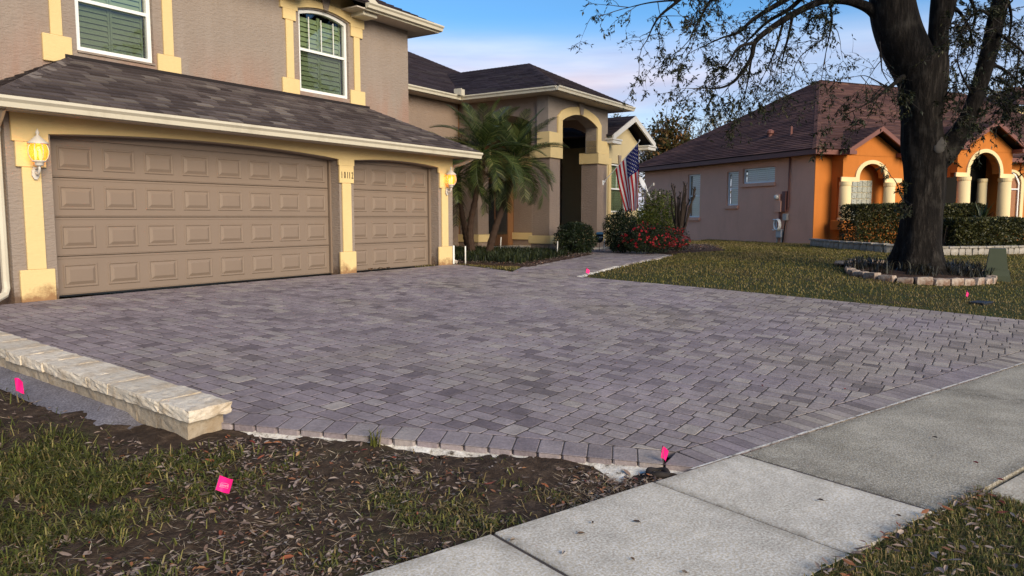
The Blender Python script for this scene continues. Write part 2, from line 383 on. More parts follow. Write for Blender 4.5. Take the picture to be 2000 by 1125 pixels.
def paver_mat():
    m = NT('concrete_paver'); m.set(.8, .28)
    r = m.rnd(); a = m.noise(.55, 3, .5); d = m.noise(45, 5, .65); e = m.noise(7, 4, .6)
    c1 = m.ramp(r, [(0, (.155, .125, .133)), (.10, (.195, .160, .169)), (.28, (.245, .202, .212)), (.6, (.272, .226, .235)), (.85, (.288, .246, .245)), (.95, (.312, .270, .255)), (1, (.345, .30, .27))])
    c2 = m.ramp(r, [(0, (.155, .130, .106)), (.10, (.20, .168, .138)), (.28, (.258, .218, .180)), (.7, (.295, .250, .206)), (1, (.35, .298, .238))])
    sx = m.N('ShaderNodeSeparateXYZ'); m.l.new(m.tc.outputs['Object'], sx.inputs[0])
    k = m.ramp(m.math('ADD', a, m.math('MULTIPLY', m.math('SUBTRACT', sx.outputs['X'], 1.0), .022)), [(.44, (0, 0, 0)), (.72, (.75, .75, .75))])
    c = m.mix(k, c1, c2)
    c = m.mix(.30, c, m.ramp(e, [(.3, (.2, .2, .2)), (.7, (.75, .75, .75))]), 'OVERLAY')
    c = m.mix(.30, c, m.ramp(d, [(.3, (.15, .15, .15)), (.7, (.8, .8, .8))]), 'OVERLAY')
    lo = m.noise(.9, 5, .6); c = m.mix(.22, c, m.ramp(lo, [(.3, (.22, .22, .22)), (.7, (.8, .8, .8))]), 'OVERLAY')
    sp = m.ramp(m.noise(26, 3, .6), [(.69, (0, 0, 0)), (.74, (1, 1, 1))]); c = m.mix(m.math('MULTIPLY', sp, .35), c, (.50, .46, .44))
    m.color(c); m.bump(m.math('ADD', d, e), .5, .008); return m.m
m_paver = paver_mat()
m_joint = plain('joint_sand', (.080, .067, .062), .95, .1)

# ---- big ground sheet
def grid_sheet(name, mat, xs, ys, fz, smooth=True, keep=None):
    X, Y = np.meshgrid(xs, ys); Z = fz(X, Y); V = np.stack([X, Y, Z], -1).reshape(-1, 3); nx = len(xs)
    i = np.arange(len(xs) - 1)[None, :] + (np.arange(len(ys) - 1) * nx)[:, None]
    Q = np.stack([i, i + 1, i + 1 + nx, i + nx], -1).reshape(-1, 4)
    if keep is not None:
        c = V[Q].mean(1); Q = Q[keep(c[:, 0], c[:, 1])]
    return mk_np(name, V, Q, mat, None, smooth)
lx = np.concatenate([[-900, -300, -120, -60], np.arange(-40, 61, 2.0), [90, 150, 300, 900]])
ground = grid_sheet('ground', m_far, lx, lx, lambda X, Y: zG(X, Y) - .16 - np.where(ts(X, Y)[1] < -1.2, .05, 0))
tag(ground, 'far ground sheet reaching the horizon around both houses', 'ground', kind='structure')

def hp(poly):                          # half planes (inside: n.p <= d) of a convex polygon, any winding
    P = [np.array(p, float) for p in poly]; c = sum(P) / len(P); out = []
    for i in range(len(P)):
        a, b = P[i], P[(i + 1) % len(P)]; n = np.array([b[1] - a[1], -(b[0] - a[0])]); n = n / np.linalg.norm(n)
        if n @ (c - a) > 0: n = -n
        out.append((n, n @ a))
    return out
def clip(poly, planes):
    for n, d in planes:
        if not poly: return []
        out = []; m = len(poly); dist = [n[0] * p[0] + n[1] * p[1] - d for p in poly]
        for i in range(m):
            j = (i + 1) % m; p, q = poly[i], poly[j]; a, b = dist[i], dist[j]
            if a <= 0: out.append(p)
            if (a < 0 < b) or (b < 0 < a):
                t = a / (a - b); out.append((p[0] + (q[0] - p[0]) * t, p[1] + (q[1] - p[1]) * t))
        poly = out
    return poly
def inside(p, planes): return all(n[0] * p[0] + n[1] * p[1] <= d + 1e-9 for n, d in planes)
def area(poly): return abs(sum(poly[i][0] * poly[(i + 1) % len(poly)][1] - poly[(i + 1) % len(poly)][0] * poly[i][1] for i in range(len(poly)))) / 2 if len(poly) > 2 else 0
def shrink(poly, g):                   # inset of a convex polygon
    pl = hp(poly); return clip(list(poly), [(n, d - g) for n, d in pl])
def st_uv(t, s): return L(*xy(t, s))
cA = st_uv(.28, .0); cB = st_uv(12.3, 0)
dL = np.array([-1.9, -6.3]); dN = np.array([-.66, -8.95]); rT = (7.37, -3.97)
rB = (8.42, -14.6)
kn = None
# real right-hand lower corner: where the edge line meets the pavement
def isect(p, q, a, b):
    p, q, a, b = map(np.array, (p, q, a, b)); d = q - p; e = b - a
    t = ((a - p)[0] * e[1] - (a - p)[1] * e[0]) / (d[0] * e[1] - d[1] * e[0]); return tuple(p + d * t)
rB = isect(rT, (8.07, -10.97), cA, cB)
kn = isect(dL, dN, cA, cB)
D1f = [(-1.9, -2.6), tuple(dL), kn, rB, rT, (7.22, -2.6)]
D2f = [(-1.9, -2.6), (7.22, -2.6), (8.4, -.28), (-1.9, -.28)]
D3f = [(7.22, -2.6), rT, (14.9, -2.95), (17.5, -.4), (17.5, .8), (15.1, .8)]
BW = .25
nn = np.array([dN[1] - dL[1], -(dN[0] - dL[0])]); nn = nn / np.linalg.norm(nn)
if nn @ (np.array([2, -5]) - dL) > 0: nn = -nn
sdir = np.array(cB) - np.array(cA); sdir /= np.linalg.norm(sdir); sn = np.array([sdir[1], -sdir[0]])
if sn @ (np.array([2, -5]) - np.array(cA)) > 0: sn = -sn
def line(p, n, off=0): return (np.array(n), float(np.array(n) @ np.array(p)) - off)
left = (np.array([-1., 0]), 1.9)
rn = np.array([8.07 - 7.37, -10.97 + 3.97]); rn = np.array([-rn[1], rn[0]]); rn /= np.linalg.norm(rn)
right = line(rT, rn)
clipD1 = [left, line(dL, nn, BW), line(cA, sn, BW), right]
clipD2 = [left, (np.array([0., 1]), -.28), hp([(7.22, -2.6), (8.4, -.28), (0, 0)])[0]]
e3 = hp(D3f); clipD3 = [e3[1], e3[2], e3[3], e3[4], e3[5]]
P1, P2, P3 = hp(D1f), hp(D2f), hp(D3f)
# strips of paired squares and interlocking rectangles
SW, VQ, VD, VE = .42, .152, .162, .243; PER = VQ + VD + VE
pieces = []                            # polygons in (u, v)
def lay(u0, v0, u1, v1):
    ctr = ((u0 + u1) / 2, (v0 + v1) / 2)
    if ctr[1] < -2.6 and ctr[0] < 9.5 and inside(ctr, [(n, d + .3) for n, d in P1]): pl = clipD1
    elif inside(ctr, [(n, d + .2) for n, d in P2]) and ctr[1] >= -2.6: pl = clipD2
    elif inside(ctr, [(n, d + .2) for n, d in P3]): pl = clipD3
    else: return
    if inside(ctr, P3) and not inside(ctr, P2) and not inside(ctr, P1): pl = clipD3
    q = clip([(u0, v0), (u1, v0), (u1, v1), (u0, v1)], pl)
    if area(q) > .0006: pieces.append(q)
for ks in range(-5, 46):
    u0 = ks * SW; off = (ks * .62 % 1) * PER
    for kp in range(-34, 4):
        v0 = kp * PER + off
        for r in range(2): lay(u0 + r * SW / 2, v0, u0 + (r + 1) * SW / 2, v0 + VQ)
        for r in range(3):
            a = VE if (r + kp) % 2 else VD; y0, y1, y2 = v0 + VQ, v0 + VQ + a, v0 + PER
            lay(u0 + r * SW / 3, y0, u0 + (r + 1) * SW / 3, y1); lay(u0 + r * SW / 3, y1, u0 + (r + 1) * SW / 3, y2)
def border(p0, p1, nrm, wid, ln):
    p0, p1 = np.array(p0), np.array(p1); d = p1 - p0; Ln = np.linalg.norm(d); d /= Ln; k = max(1, int(round(Ln / ln)))
    for i in range(k):
        a = p0 + d * Ln * i / k; b = p0 + d * Ln * (i + 1) / k; j = (random.random() - .5) * .006
        yield [tuple(a - nrm * j), tuple(b - nrm * j), tuple(b - nrm * wid), tuple(a - nrm * wid)]
ki = isect(tuple(dL - nn * BW), tuple(dN - nn * BW), tuple(np.array(cA) - sn * BW), tuple(np.array(cB) - sn * BW))
borders = list(border(dL - (dN - dL) / np.linalg.norm(dN - dL) * .163, np.array(kn) - (np.array(kn) - dL) / np.linalg.norm(np.array(kn) - dL) * .20, nn, BW, .163)) + list(border(np.array(kn) + sdir * .12, rB, sn, BW, .118))
borders.append([kn, tuple(np.array(kn) + sdir * .12), ki, tuple(np.array(kn) - (np.array(kn) - dL) / np.linalg.norm(np.array(kn) - dL) * .20)])
def paver_mesh(poly, thick=.06, gap=.0035, ch=.011, jz=0.0, tilt=(0, 0)):
    a = shrink(poly, gap)
    if len(a) == 4:                    # worn corners
        q = []
        for i in range(4):
            p = np.array(a[i]); o = np.array(a[i - 1]); n_ = np.array(a[(i + 1) % 4])
            for e in (o, n_):
                d = e - p; l = np.linalg.norm(d); q.append(tuple(p + d * min(.013 * random.uniform(.6, 1.4), l * .3) / max(l, 1e-6)))
        a = q
    b = shrink(a, ch) if len(a) > 2 else []
    if len(a) < 3: return None
    if len(b) != len(a):
        c0 = np.mean(np.array(a), 0); b = [tuple(np.array(p) + (c0 - np.array(p)) * .12) for p in a]
    if sum(a[i][0] * a[(i + 1) % len(a)][1] - a[(i + 1) % len(a)][0] * a[i][1] for i in range(len(a))) < 0: a = a[::-1]; b = b[::-1]
    k0 = min(range(len(b)), key=lambda k: (b[k][0] - a[0][0]) ** 2 + (b[k][1] - a[0][1]) ** 2); b = b[k0:] + b[:k0]
    n = len(a); V = []
    for ring, dz in ((b, 0.0), (a, -.0028), (a, -thick)):
        for p in ring:
            x, y = W(*p); V.append((x, y, float(zG(x, y)) + dz + jz + tilt[0] * (p[0] - a[0][0]) + tilt[1] * (p[1] - a[0][1])))
    Fc = [tuple(range(n))]
    for k in range(2):
        for i in range(n):
            j = (i + 1) % n; Fc.append((k * n + i, (k + 1) * n + i, (k + 1) * n + j, k * n + j))
    return V, Fc
allp = [(q, False) for q in pieces] + [(q, True) for q in borders]
def near_key(q):
    c = np.mean(np.array(q[0]), 0); x, y = W(*c)
    if y < .5: return 1e9
    px = 1000 + F * x / y
    return math.hypot(x, y) / max(.3, math.sqrt(area(q[0]) / .03)) + (100 if not -20 < px < 2020 else 0)
allp.sort(key=near_key)
Vd, Fd = [], []
for q, isb in allp:                    # jointing sand filling the gaps almost to the top
    b = len(Vd)
    for p in q:
        x, y = W(*p); Vd.append((x, y, float(zG(x, y)) - .0022))
    Fd.append(tuple(range(b, b + len(q))) if sum(q[i][0] * q[(i + 1) % len(q)][1] - q[(i + 1) % len(q)][0] * q[i][1] for i in range(len(q))) > 0 else tuple(range(b, b + len(q)))[::-1])
drive = mk('driveway', Vd, Fd, m_joint); tag(drive, 'wide driveway of purple grey concrete pavers before the garage', 'driveway', kind='structure')
rest = MB(); cnt = 0
for i, (q, isb) in enumerate(allp):
    r = paver_mesh(q, .045, (.0034 if isb else .0052), .004, random.uniform(-.0004, .0008), (random.uniform(-.003, .003), random.uniform(-.003, .003)))
    if r is None: continue
    if cnt < 300:
        mk('paver', r[0], r[1], m_paver, drive); cnt += 1
    else: rest.add(*r)
tag(rest.build('paver_field', m_paver, drive), kind='stuff')

# ---- pavement slabs
side = MB().box(-9.4, 24, -1.21, -.012, -.05, 0).build('sidewalk', m_joint); side.location = (SO[0], SO[1], -.5075); side.rotation_euler = (0, 0, math.atan2(SD[1], SD[0])); tag(side, 'concrete sidewalk of light slabs with a dark slab across the driveway', 'sidewalk', kind='structure')
sh = math.atan2(SD[1], SD[0])
def slab(name, parent, t0, t1, s0, s1, z, mat, c=.006, h=.12, dz=0.0, tilt=0.0):
    o = MB().box(t0, t1, s0, s1, -h, 0, c).build(name, mat, parent)
    if parent is side: o.location = (0, 0, z + .5075)
    else: o.location = (SO[0], SO[1], z); o.rotation_euler = (0, tilt, sh)
    return o
edges = [-9.5, -8.31, -7.12, -5.93, -4.75, -3.57, -2.38, -1.19, 0, .855]
for a, b in zip(edges[:-1], edges[1:]):
    slab('slab', side, a + .010, b - .010, -1.225, -.006, -.5 + random.uniform(-.002, .003), m_conc, .006)
slab('slab', side, .872, 3.95, -1.255, -.012, -.504, m_aggr, .004); slab('slab', side, 3.962, 8.6, -1.255, -.012, -.504, m_aggr, .004)
for k in range(12): slab('slab', side, 8.62 + k * 1.3, 8.62 + (k + 1) * 1.3 - .012, -1.225, -.006, -.5, m_conc)
apron = slab('driveway_apron', None, 1.42, 8.3, -3.4, -1.275, -.515, m_apron, .008)
tag(apron, 'pale concrete driveway apron at the right edge beyond the dark slab', 'driveway apron', kind='structure')
road = slab('road', None, -60, 70, -11, -3.42, -.60, m_asph, .004, .1); tag(road, 'asphalt road behind the sidewalk verge', 'road', kind='structure')
kerb = slab('kerb', None, -60, 70, -3.42, -3.30, -.53, m_conc, .012, .15); tag(kerb, 'low concrete kerb between verge and road', 'kerb', kind='structure')

V_, F_ = [], []
for k in range(121):
    t = .35 + k * .09; w = .004 + .010 * float(vnoise(k * .5, 3, 1.0, 5))
    for s_ in (-.011, w): x, y = xy(t, s_); V_.append((x, y, float(zG(x, y)) + .0035))
for k in range(120): F_.append((2 * k, 2 * k + 2, 2 * k + 3, 2 * k + 1))
tag(mk('sand_line', V_, F_, m_sand), 'thin white sand line between driveway border and sidewalk', 'sand', kind='stuff')
# ---- lawns (fine sheets)
def in_drive(X, Y, grow=0.0):
    u, v = L(X, Y); m = np.zeros(np.shape(X), bool)
    for P in (P1, P2, P3):
        k = np.ones(np.shape(X), bool)
        for n, d in P: k &= (n[0] * u + n[1] * v <= d + grow)
        m |= k
    return m
def ts_sheet(name, mat, t0, t1, s0, s1, st, fz):
    T, S = np.meshgrid(np.arange(t0, t1 + st, st), np.arange(s0, s1 + st, st)); X, Y = xy(T, S); Z = fz(X, Y, T, S)
    nx = T.shape[1]; V = np.stack([X, Y, Z], -1).reshape(-1, 3)
    i = np.arange(nx - 1)[None, :] + (np.arange(T.shape[0] - 1) * nx)[:, None]
    return mk_np(name, V, np.stack([i, i + 1, i + 1 + nx, i + nx], -1).reshape(-1, 4), mat, None, True)
def z_left(X, Y, T=None, S=None):
    z = zG(X, Y) - .055 + (fnoise(X, Y, 3.0, 3, 3) - .5) * .07 + (fnoise(X, Y, 18, 5, 2) - .5) * .02
    S_ = ts(X, Y)[1]; z = np.where(S_ < .12, np.minimum(z, -.512 - .01 * fnoise(X, Y, 20, 9, 2) + .1 * np.maximum(S_, 0)), z)
    return np.where(in_drive(X, Y, -.06), zG(X, Y) - .09, z)
lawn = ts_sheet('lawn', m_soil, -8, .9, 0.0, 9.2, .036, z_left); tag(lawn, 'patchy front lawn of dark soil, grass and dead leaves left of driveway', 'lawn', kind='structure')
BED1 = hp([(8.42, -.3), (7.45, -2.55), (14.1, -1.0), (14.5, .8), (14.2, 4.1), (8.42, 4.1)])
def in_bed(X, Y):
    u, v = L(X, Y); k = np.ones(np.shape(X), bool)
    for n, d in BED1: k &= (n[0] * u + n[1] * v <= d)
    return k
def z_right(X, Y, T=None, S=None):
    z = zG(X, Y) - .02 + (fnoise(X, Y, 1.2, 23, 3) - .5) * .05
    z = np.where(ts(X, Y)[1] < .1, np.minimum(z, -.508), z)
    u, v = L(X, Y)
    return np.where(in_drive(X, Y, .02) | ((u < 7.3) & (v < 1)) | (v > .9), zG(X, Y) - .1, z)
lawn2 = ts_sheet('lawn', m_lawn, 1.0, 46, 0.0, 30, .16, z_right); tag(lawn2, 'olive green and brown lawn between driveway and orange house', 'lawn', kind='structure')
def z_verge(X, Y, T=None, S=None):
    return -.545 + .04 * np.exp(-np.maximum(0, -1.24 - ts(X, Y)[1]) / .12) + (fnoise(X, Y, 4, 41, 3) - .5) * .04
verge = ts_sheet('verge', m_lawn, -9, 1.40, -3.3, -1.23, .05, z_verge); tag(verge, 'grass verge between sidewalk and road in the bottom right corner', 'verge', kind='structure')

# ---- sand strips
def strip(name, pts, w0, w1, mat, lift, seed, label, grow=0.0):
    V, Fc = [], []; N = 90; P = [np.array(p) for p in pts]
    seg = [np.linalg.norm(P[i + 1] - P[i]) for i in range(len(P) - 1)]; tot = sum(seg)
    for k in range(N + 1):
        d = tot * k / N; i = 0
        while i < len(seg) - 1 and d > seg[i]: d -= seg[i]; i += 1
        q = P[i] + (P[i + 1] - P[i]) * d / seg[i]; t = (P[i + 1] - P[i]) / seg[i]; n = np.array([t[1], -t[0]])
        w = w0 + (w1 - w0) * float(fnoise(k * .13, seed, 1.0, seed, 3)) ** 1.5 * 2
        w *= 1 + grow * (k / N) ** 2
        for e in range(5):
            f = e / 4; p = q + n * (w * f - .02); x, y = W(*p); V.append((x, y, float(zG(x, y)) - .028 + lift - .045 * f ** 2 + .012 * (float(vnoise(k * .4, e, 1.0, seed)) - .5)))
    for k in range(N):
        for e in range(4): a = k * 5 + e; Fc.append((a, a + 5, a + 6, a + 1))
    return tag(mk(name, V, Fc, mat, None, True), label, 'sand', kind='stuff')
strip('sand_strip', [dL + np.array([.02, 0]), dN, np.array(kn) + nn * .02], .02, .09, m_sand, -.008, 61, 'strip of white bedding sand along the near edge of the driveway', 1.1)
strip('sand_strip', [np.array(rB), np.array(rT)], .03, .12, m_sand, .022, 77, 'thin line of white sand between driveway and right lawn')
strip('sand_strip', [np.array(rT), np.array([14.6, -2.95])], .02, .10, m_sand, .03, 79, 'thin line of white sand along the right side of the garden walk')
strip('sand_strip', [np.array([14.1, -1.0]), np.array([7.45, -2.55]), np.array([8.3, -.5])], .03, .08, m_sand, .03, 83, 'thin line of white sand along the palm bed')

# ---- planting beds
def bed(name, poly, h, label, mat=None):
    P = hp(poly); us = [p[0] for p in poly]; vs = [p[1] for p in poly]; V = []; Fc = []; st = .09
    U_ = np.arange(min(us) - st, max(us) + st, st); V_ = np.arange(min(vs) - st, max(vs) + st, st)
    X, Y = np.meshgrid(U_, V_); dmin = np.full(X.shape, 9.0)
    for n, d in P: dmin = np.minimum(dmin, d - (n[0] * X + n[1] * Y))
    wx = HO[0] + X * math.cos(TH) - Y * math.sin(TH); wy = HO[1] + X * math.sin(TH) + Y * math.cos(TH)
    edge = dmin + (fnoise(wx, wy, 5, 91, 2) - .5) * .12
    Z = zG(wx, wy) - .03 + np.clip(edge / .25, -.3, 1) * h + (fnoise(wx, wy, 9, 51, 3) - .5) * .04
    Q = np.stack([wx, wy, Z], -1).reshape(-1, 3); nx = len(U_)
    i = np.arange(nx - 1)[None, :] + (np.arange(len(V_) - 1) * nx)[:, None]
    Fq = np.stack([i, i + 1, i + 1 + nx, i + nx], -1).reshape(-1, 4); k = edge.reshape(-1)[Fq].max(1) > -.05
    return tag(mk_np(name, Q, Fq[k], mat or m_mulch, None, True), label, 'planting bed', kind='structure')
BEDP = [(8.42, -.3), (7.45, -2.55), (14.1, -1.0), (14.45, .78), (14.2, 4.1), (8.42, 4.1)]
bed('planting_bed', BEDP, .06, 'dark mulch bed with palms between garage and entrance')
BED2P = [(15.2, -2.75), (19.0, -3.2), (22.5, -1.6), (22.5, .95), (18.35, .95), (17.2, -.3)]
bed('planting_bed', BED2P, .07, 'mulch bed with red flowering shrubs beside the entrance walk')

# ---- low stone wall on the left
def rough_box(w, d, h, jit, nw=4, nd=3, nh=3, rnd=.02, seed=None):
    rr = random.Random(seed); ids = {}; V = []; Fc = []
    def vid(i, j, k):
        if (i, j, k) not in ids:
            x = -w / 2 + w * i / nw; y = -d / 2 + d * j / nd; z = h * k / nh
            e = [(i in (0, nw)), (j in (0, nd)), (k in (0, nh))]; ne = sum(e)
            if ne >= 2:
                a = rnd * (.5 if ne == 2 else .75)
                if e[0]: x -= math.copysign(a, x)
                if e[1]: y -= math.copysign(a, y)
                if e[2]: z += a * .8 if k == 0 else -a * .8
            ids[i, j, k] = len(V); V.append([x + rr.gauss(0, jit), y + rr.gauss(0, jit), z + rr.gauss(0, jit * .7)])
        return ids[i, j, k]
    for i in range(nw):
        for j in range(nd):
            Fc.append((vid(i, j, 0), vid(i, j + 1, 0), vid(i + 1, j + 1, 0), vid(i + 1, j, 0)))
            Fc.append((vid(i, j, nh), vid(i + 1, j, nh), vid(i + 1, j + 1, nh), vid(i, j + 1, nh)))
    for i in range(nw):
        for k in range(nh):
            Fc.append((vid(i, 0, k), vid(i + 1, 0, k), vid(i + 1, 0, k + 1), vid(i, 0, k + 1)))
            Fc.append((vid(i, nd, k), vid(i, nd, k + 1), vid(i + 1, nd, k + 1), vid(i + 1, nd, k)))
    for j in range(nd):
        for k in range(nh):
            Fc.append((vid(0, j, k), vid(0, j, k + 1), vid(0, j + 1, k + 1), vid(0, j + 1, k)))
            Fc.append((vid(nw, j, k), vid(nw, j + 1, k), vid(nw, j + 1, k + 1), vid(nw, j, k + 1)))
    return V, Fc
def stone_mat(name, c, c2, dirt=(.25, .2, .14)):
    m = NT(name); m.set(.92, .15)
    a = m.noise(4, 5, .65); b = m.noise(30, 6, .7); k = m.ramp(m.rnd(), [(0, sc_(c, .86)), (1, sc_(c, 1.12))])
    cc = m.mix(m.ramp(a, [(.44, (0, 0, 0)), (.64, (1, 1, 1))]), k, c2)
    cc = m.mix(m.ramp(b, [(.55, (0, 0, 0)), (.72, (.75, .75, .75))]), cc, dirt)
    m.color(cc); m.bump(m.math('ADD', b, m.math('MULTIPLY', a, .6)), .8, .012); return m.m
m_cap = stone_mat('tumbled_limestone', (.70, .62, .50), (.52, .42, .30), (.34, .26, .17)); m_blk = stone_mat('wall_block', (.42, .35, .26), (.32, .24, .155))
wall = empty('garden_wall', (*W(-2.05, -6.25), -.36), TH, 'low wall of pale tumbled stone along the left side of driveway', 'garden wall')
wl0 = np.array(wall.location)
def wpart(name, mesh, mat, u, v, z, ry=0.0):
    o = mk(name, mesh[0], mesh[1], mat, wall, False); o.location = (u + 2.05, v + 6.25, z - wl0[2]); o.rotation_euler = (ry, 0, random.uniform(-.008, .008)); return o
v = -6.28; k = 0
while v < -1.2:
    ln = [.34, .26, .38, .29, .42, .24][k % 6]; x, y = W(-2.05, v + ln / 2); z = float(zG(x, y)); x2, y2 = W(-2.05, v + ln / 2 + .1); sl = (float(zG(x2, y2)) - z) / .1
    wpart('cap_stone', rough_box(.325 + random.uniform(-.014, .014), ln - .004, 0.082 + random.uniform(-.001, .001), .0030, 7, 6, 4, .003, k), m_cap, -2.05 + random.uniform(-.006, .006), v + ln / 2, z + .073, math.atan(sl)); v += ln; k += 1
v = -6.22; k = 0
while v < -1.2:
    ln = [.36, .24, .31, .22, .34][k % 5]; x, y = W(-2.05, v + ln / 2); z = float(zG(x, y)); x2, y2 = W(-2.05, v + ln / 2 + .1); sl = (float(zG(x2, y2)) - z) / .1
    wpart('wall_block', rough_box(.27, ln + .004, .15, .0026, 4, 5, 3, .003, k + 50), m_blk, -2.05, v + ln / 2, z - .076, math.atan(sl)); v += ln; k += 1
# lavender grey footing strip beside it
V, Fc = [], []
for k in range(40):
    vv = -5.75 + k * .12
    for e, uu in enumerate((-2.18, -2.30, -2.42 - .05 * float(vnoise(k * .5, 3, 1, 8)))):
        x, y = W(uu, vv); V.append((x, y, float(zG(x, y)) - .012 - e * .022 - (.05 if k < 2 else 0)))
for k in range(39):
    for e in range(2): a = k * 3 + e; Fc.append((a, a + 1, a + 4, a + 3))
tag(mk('footing_strip', V, Fc, m_foot, None, True), 'lavender grey concrete footing strip beside the low stone wall', 'concrete footing', kind='structure')
# ================================================================== ROOF / WALL / WINDOW BUILDERS
def roof_plane(parent, pts, mat, singles=0, expo=.143, tw=(.18, .36), thick=.021, seed=1, deck=True, name='roof'):
    rr = random.Random(seed); P = [Vector(p) for p in pts]
    ex = (P[1] - P[0]).normalized(); nz = ex.cross(P[2] - P[1])
    if nz.z < 0: nz = -nz
    nz.normalize(); ey = nz.cross(ex)
    if ey.z < 0: ey = -ey
    q2 = [((p - P[0]).dot(ex), (p - P[0]).dot(ey)) for p in P]
    V = [p - nz * .006 for p in P] + [p - nz * .05 for p in P]; n = len(P)
    Fc = [tuple(range(n)), tuple(range(n, 2 * n))[::-1]] + [(i, n + i, n + (i + 1) % n, (i + 1) % n) for i in range(n)]
    rf = mk(name, V, Fc, m_deck, parent)
    pl = hp(q2); bmax = max(q[1] for q in q2); amin = min(q[0] for q in q2); amax = max(q[0] for q in q2)
    out = []; b = -.015; r = 0
    while b < bmax:
        a = amin - rr.uniform(0, .3)
        while a < amax:
            w = rr.uniform(*tw); hh = expo * 1.25; lift = rr.choice((0, 0, .004, .007))
            q = clip([(a, b), (a + w - .004, b), (a + w - .004, b + hh), (a, b + hh)], [(nn_, d + .012) for nn_, d in pl])
            if len(q) > 2 and area(q) > .002:
                if sum(q[i][0] * q[(i + 1) % len(q)][1] - q[(i + 1) % len(q)][0] * q[i][1] for i in range(len(q))) < 0: q = q[::-1]
                m = len(q); Vt = [P[0] + ex * x + ey * y + nz * ((thick + lift) * (1 - (y - b) / hh) + .003) for x, y in q]
                Vb = [P[0] + ex * x + ey * y - nz * .004 for x, y in q]
                f = tuple(range(m))
                if (Vt[1] - Vt[0]).cross(Vt[2] - Vt[1]).dot(nz) < 0: f = f[::-1]
                out.append((Vt + Vb, [f] + [(i, m + i, m + (i + 1) % m, (i + 1) % m) for i in range(m)], a + w / 2, b))
            a += w
        b += expo; r += 1
    if singles:
        for o in out[:singles]: mk('shingle', o[0], o[1], mat, rf)
        out = out[singles:]
    if out:
        mb = MB()
        for o in out: mb.add(o[0], o[1])
        tag(mb.build('shingle_field', mat, rf), kind='stuff')
    return rf
def hip_cap(parent, p0, p1, mat, w=.11, drop=.055, step=.15, lift=.022):
    p0, p1 = Vector(p0), Vector(p1); d = p1 - p0; Ln = d.length; d.normalize(); sd_ = d.cross(Vector((0, 0, 1))).normalized(); mb = MB()
    k = int(Ln / step)
    for i in range(k + 1):
        a = p0 + d * (i * step); b = p0 + d * min(Ln, (i + 1.2) * step)
        up0 = Vector((0, 0, lift + .012)); up1 = Vector((0, 0, lift))
        V = [a + up0 - sd_ * w - Vector((0, 0, drop)), a + up0, a + up0 + sd_ * w - Vector((0, 0, drop)), b + up1 - sd_ * w - Vector((0, 0, drop)), b + up1, b + up1 + sd_ * w - Vector((0, 0, drop))]
        V += [v - Vector((0, 0, .012)) for v in V[:3]]
        mb.add(V, [(0, 1, 4, 3), (1, 2, 5, 4), (6, 7, 1, 0), (7, 8, 2, 1)])
    return tag(mb.build('ridge_cap', mat, parent), kind='stuff')
def arch_pts(a, b, z, rise, n=14):
    return [(a + (b - a) * i / n, z + rise * (1 - (2 * i / n - 1) ** 2)) for i in range(n + 1)]
def round_arch(c, r, z, n=20, k=1.0):
    return [(c - r * math.cos(math.pi * i / n), z + k * r * math.sin(math.pi * i / n)) for i in range(n + 1)]
def wall_holes(name, mat, parent, ax, a0, a1, d0, d1, z0, z1, holes):
    """wall along axis ax (0 = u, 1 = v); d0..d1 its thickness on the other axis; holes: (a, b, zb, zt, rise)"""
    mb = MB()
    def bx(p, q, r, s):
        if ax == 0: mb.box(p, q, d0, d1, r, s)
        else: mb.box(d0, d1, p, q, r, s)
    cur = a0
    for a, b, zb, zt, rise in sorted(holes):
        bx(cur, a, z0, z1)
        if zb > z0: bx(a, b, z0, zb)
        poly = [(a, z1)] + arch_pts(a, b, zt, rise, 14 if rise else 1) + [(b, z1)]
        if ax == 0: mb.prism([(p, q) for p, q in poly], 1, d0, d1)
        else: mb.prism([(p, q) for p, q in poly], 0, d0, d1)
        cur = b
    bx(cur, a1, z0, z1)
    return mb.build(name, mat, parent)
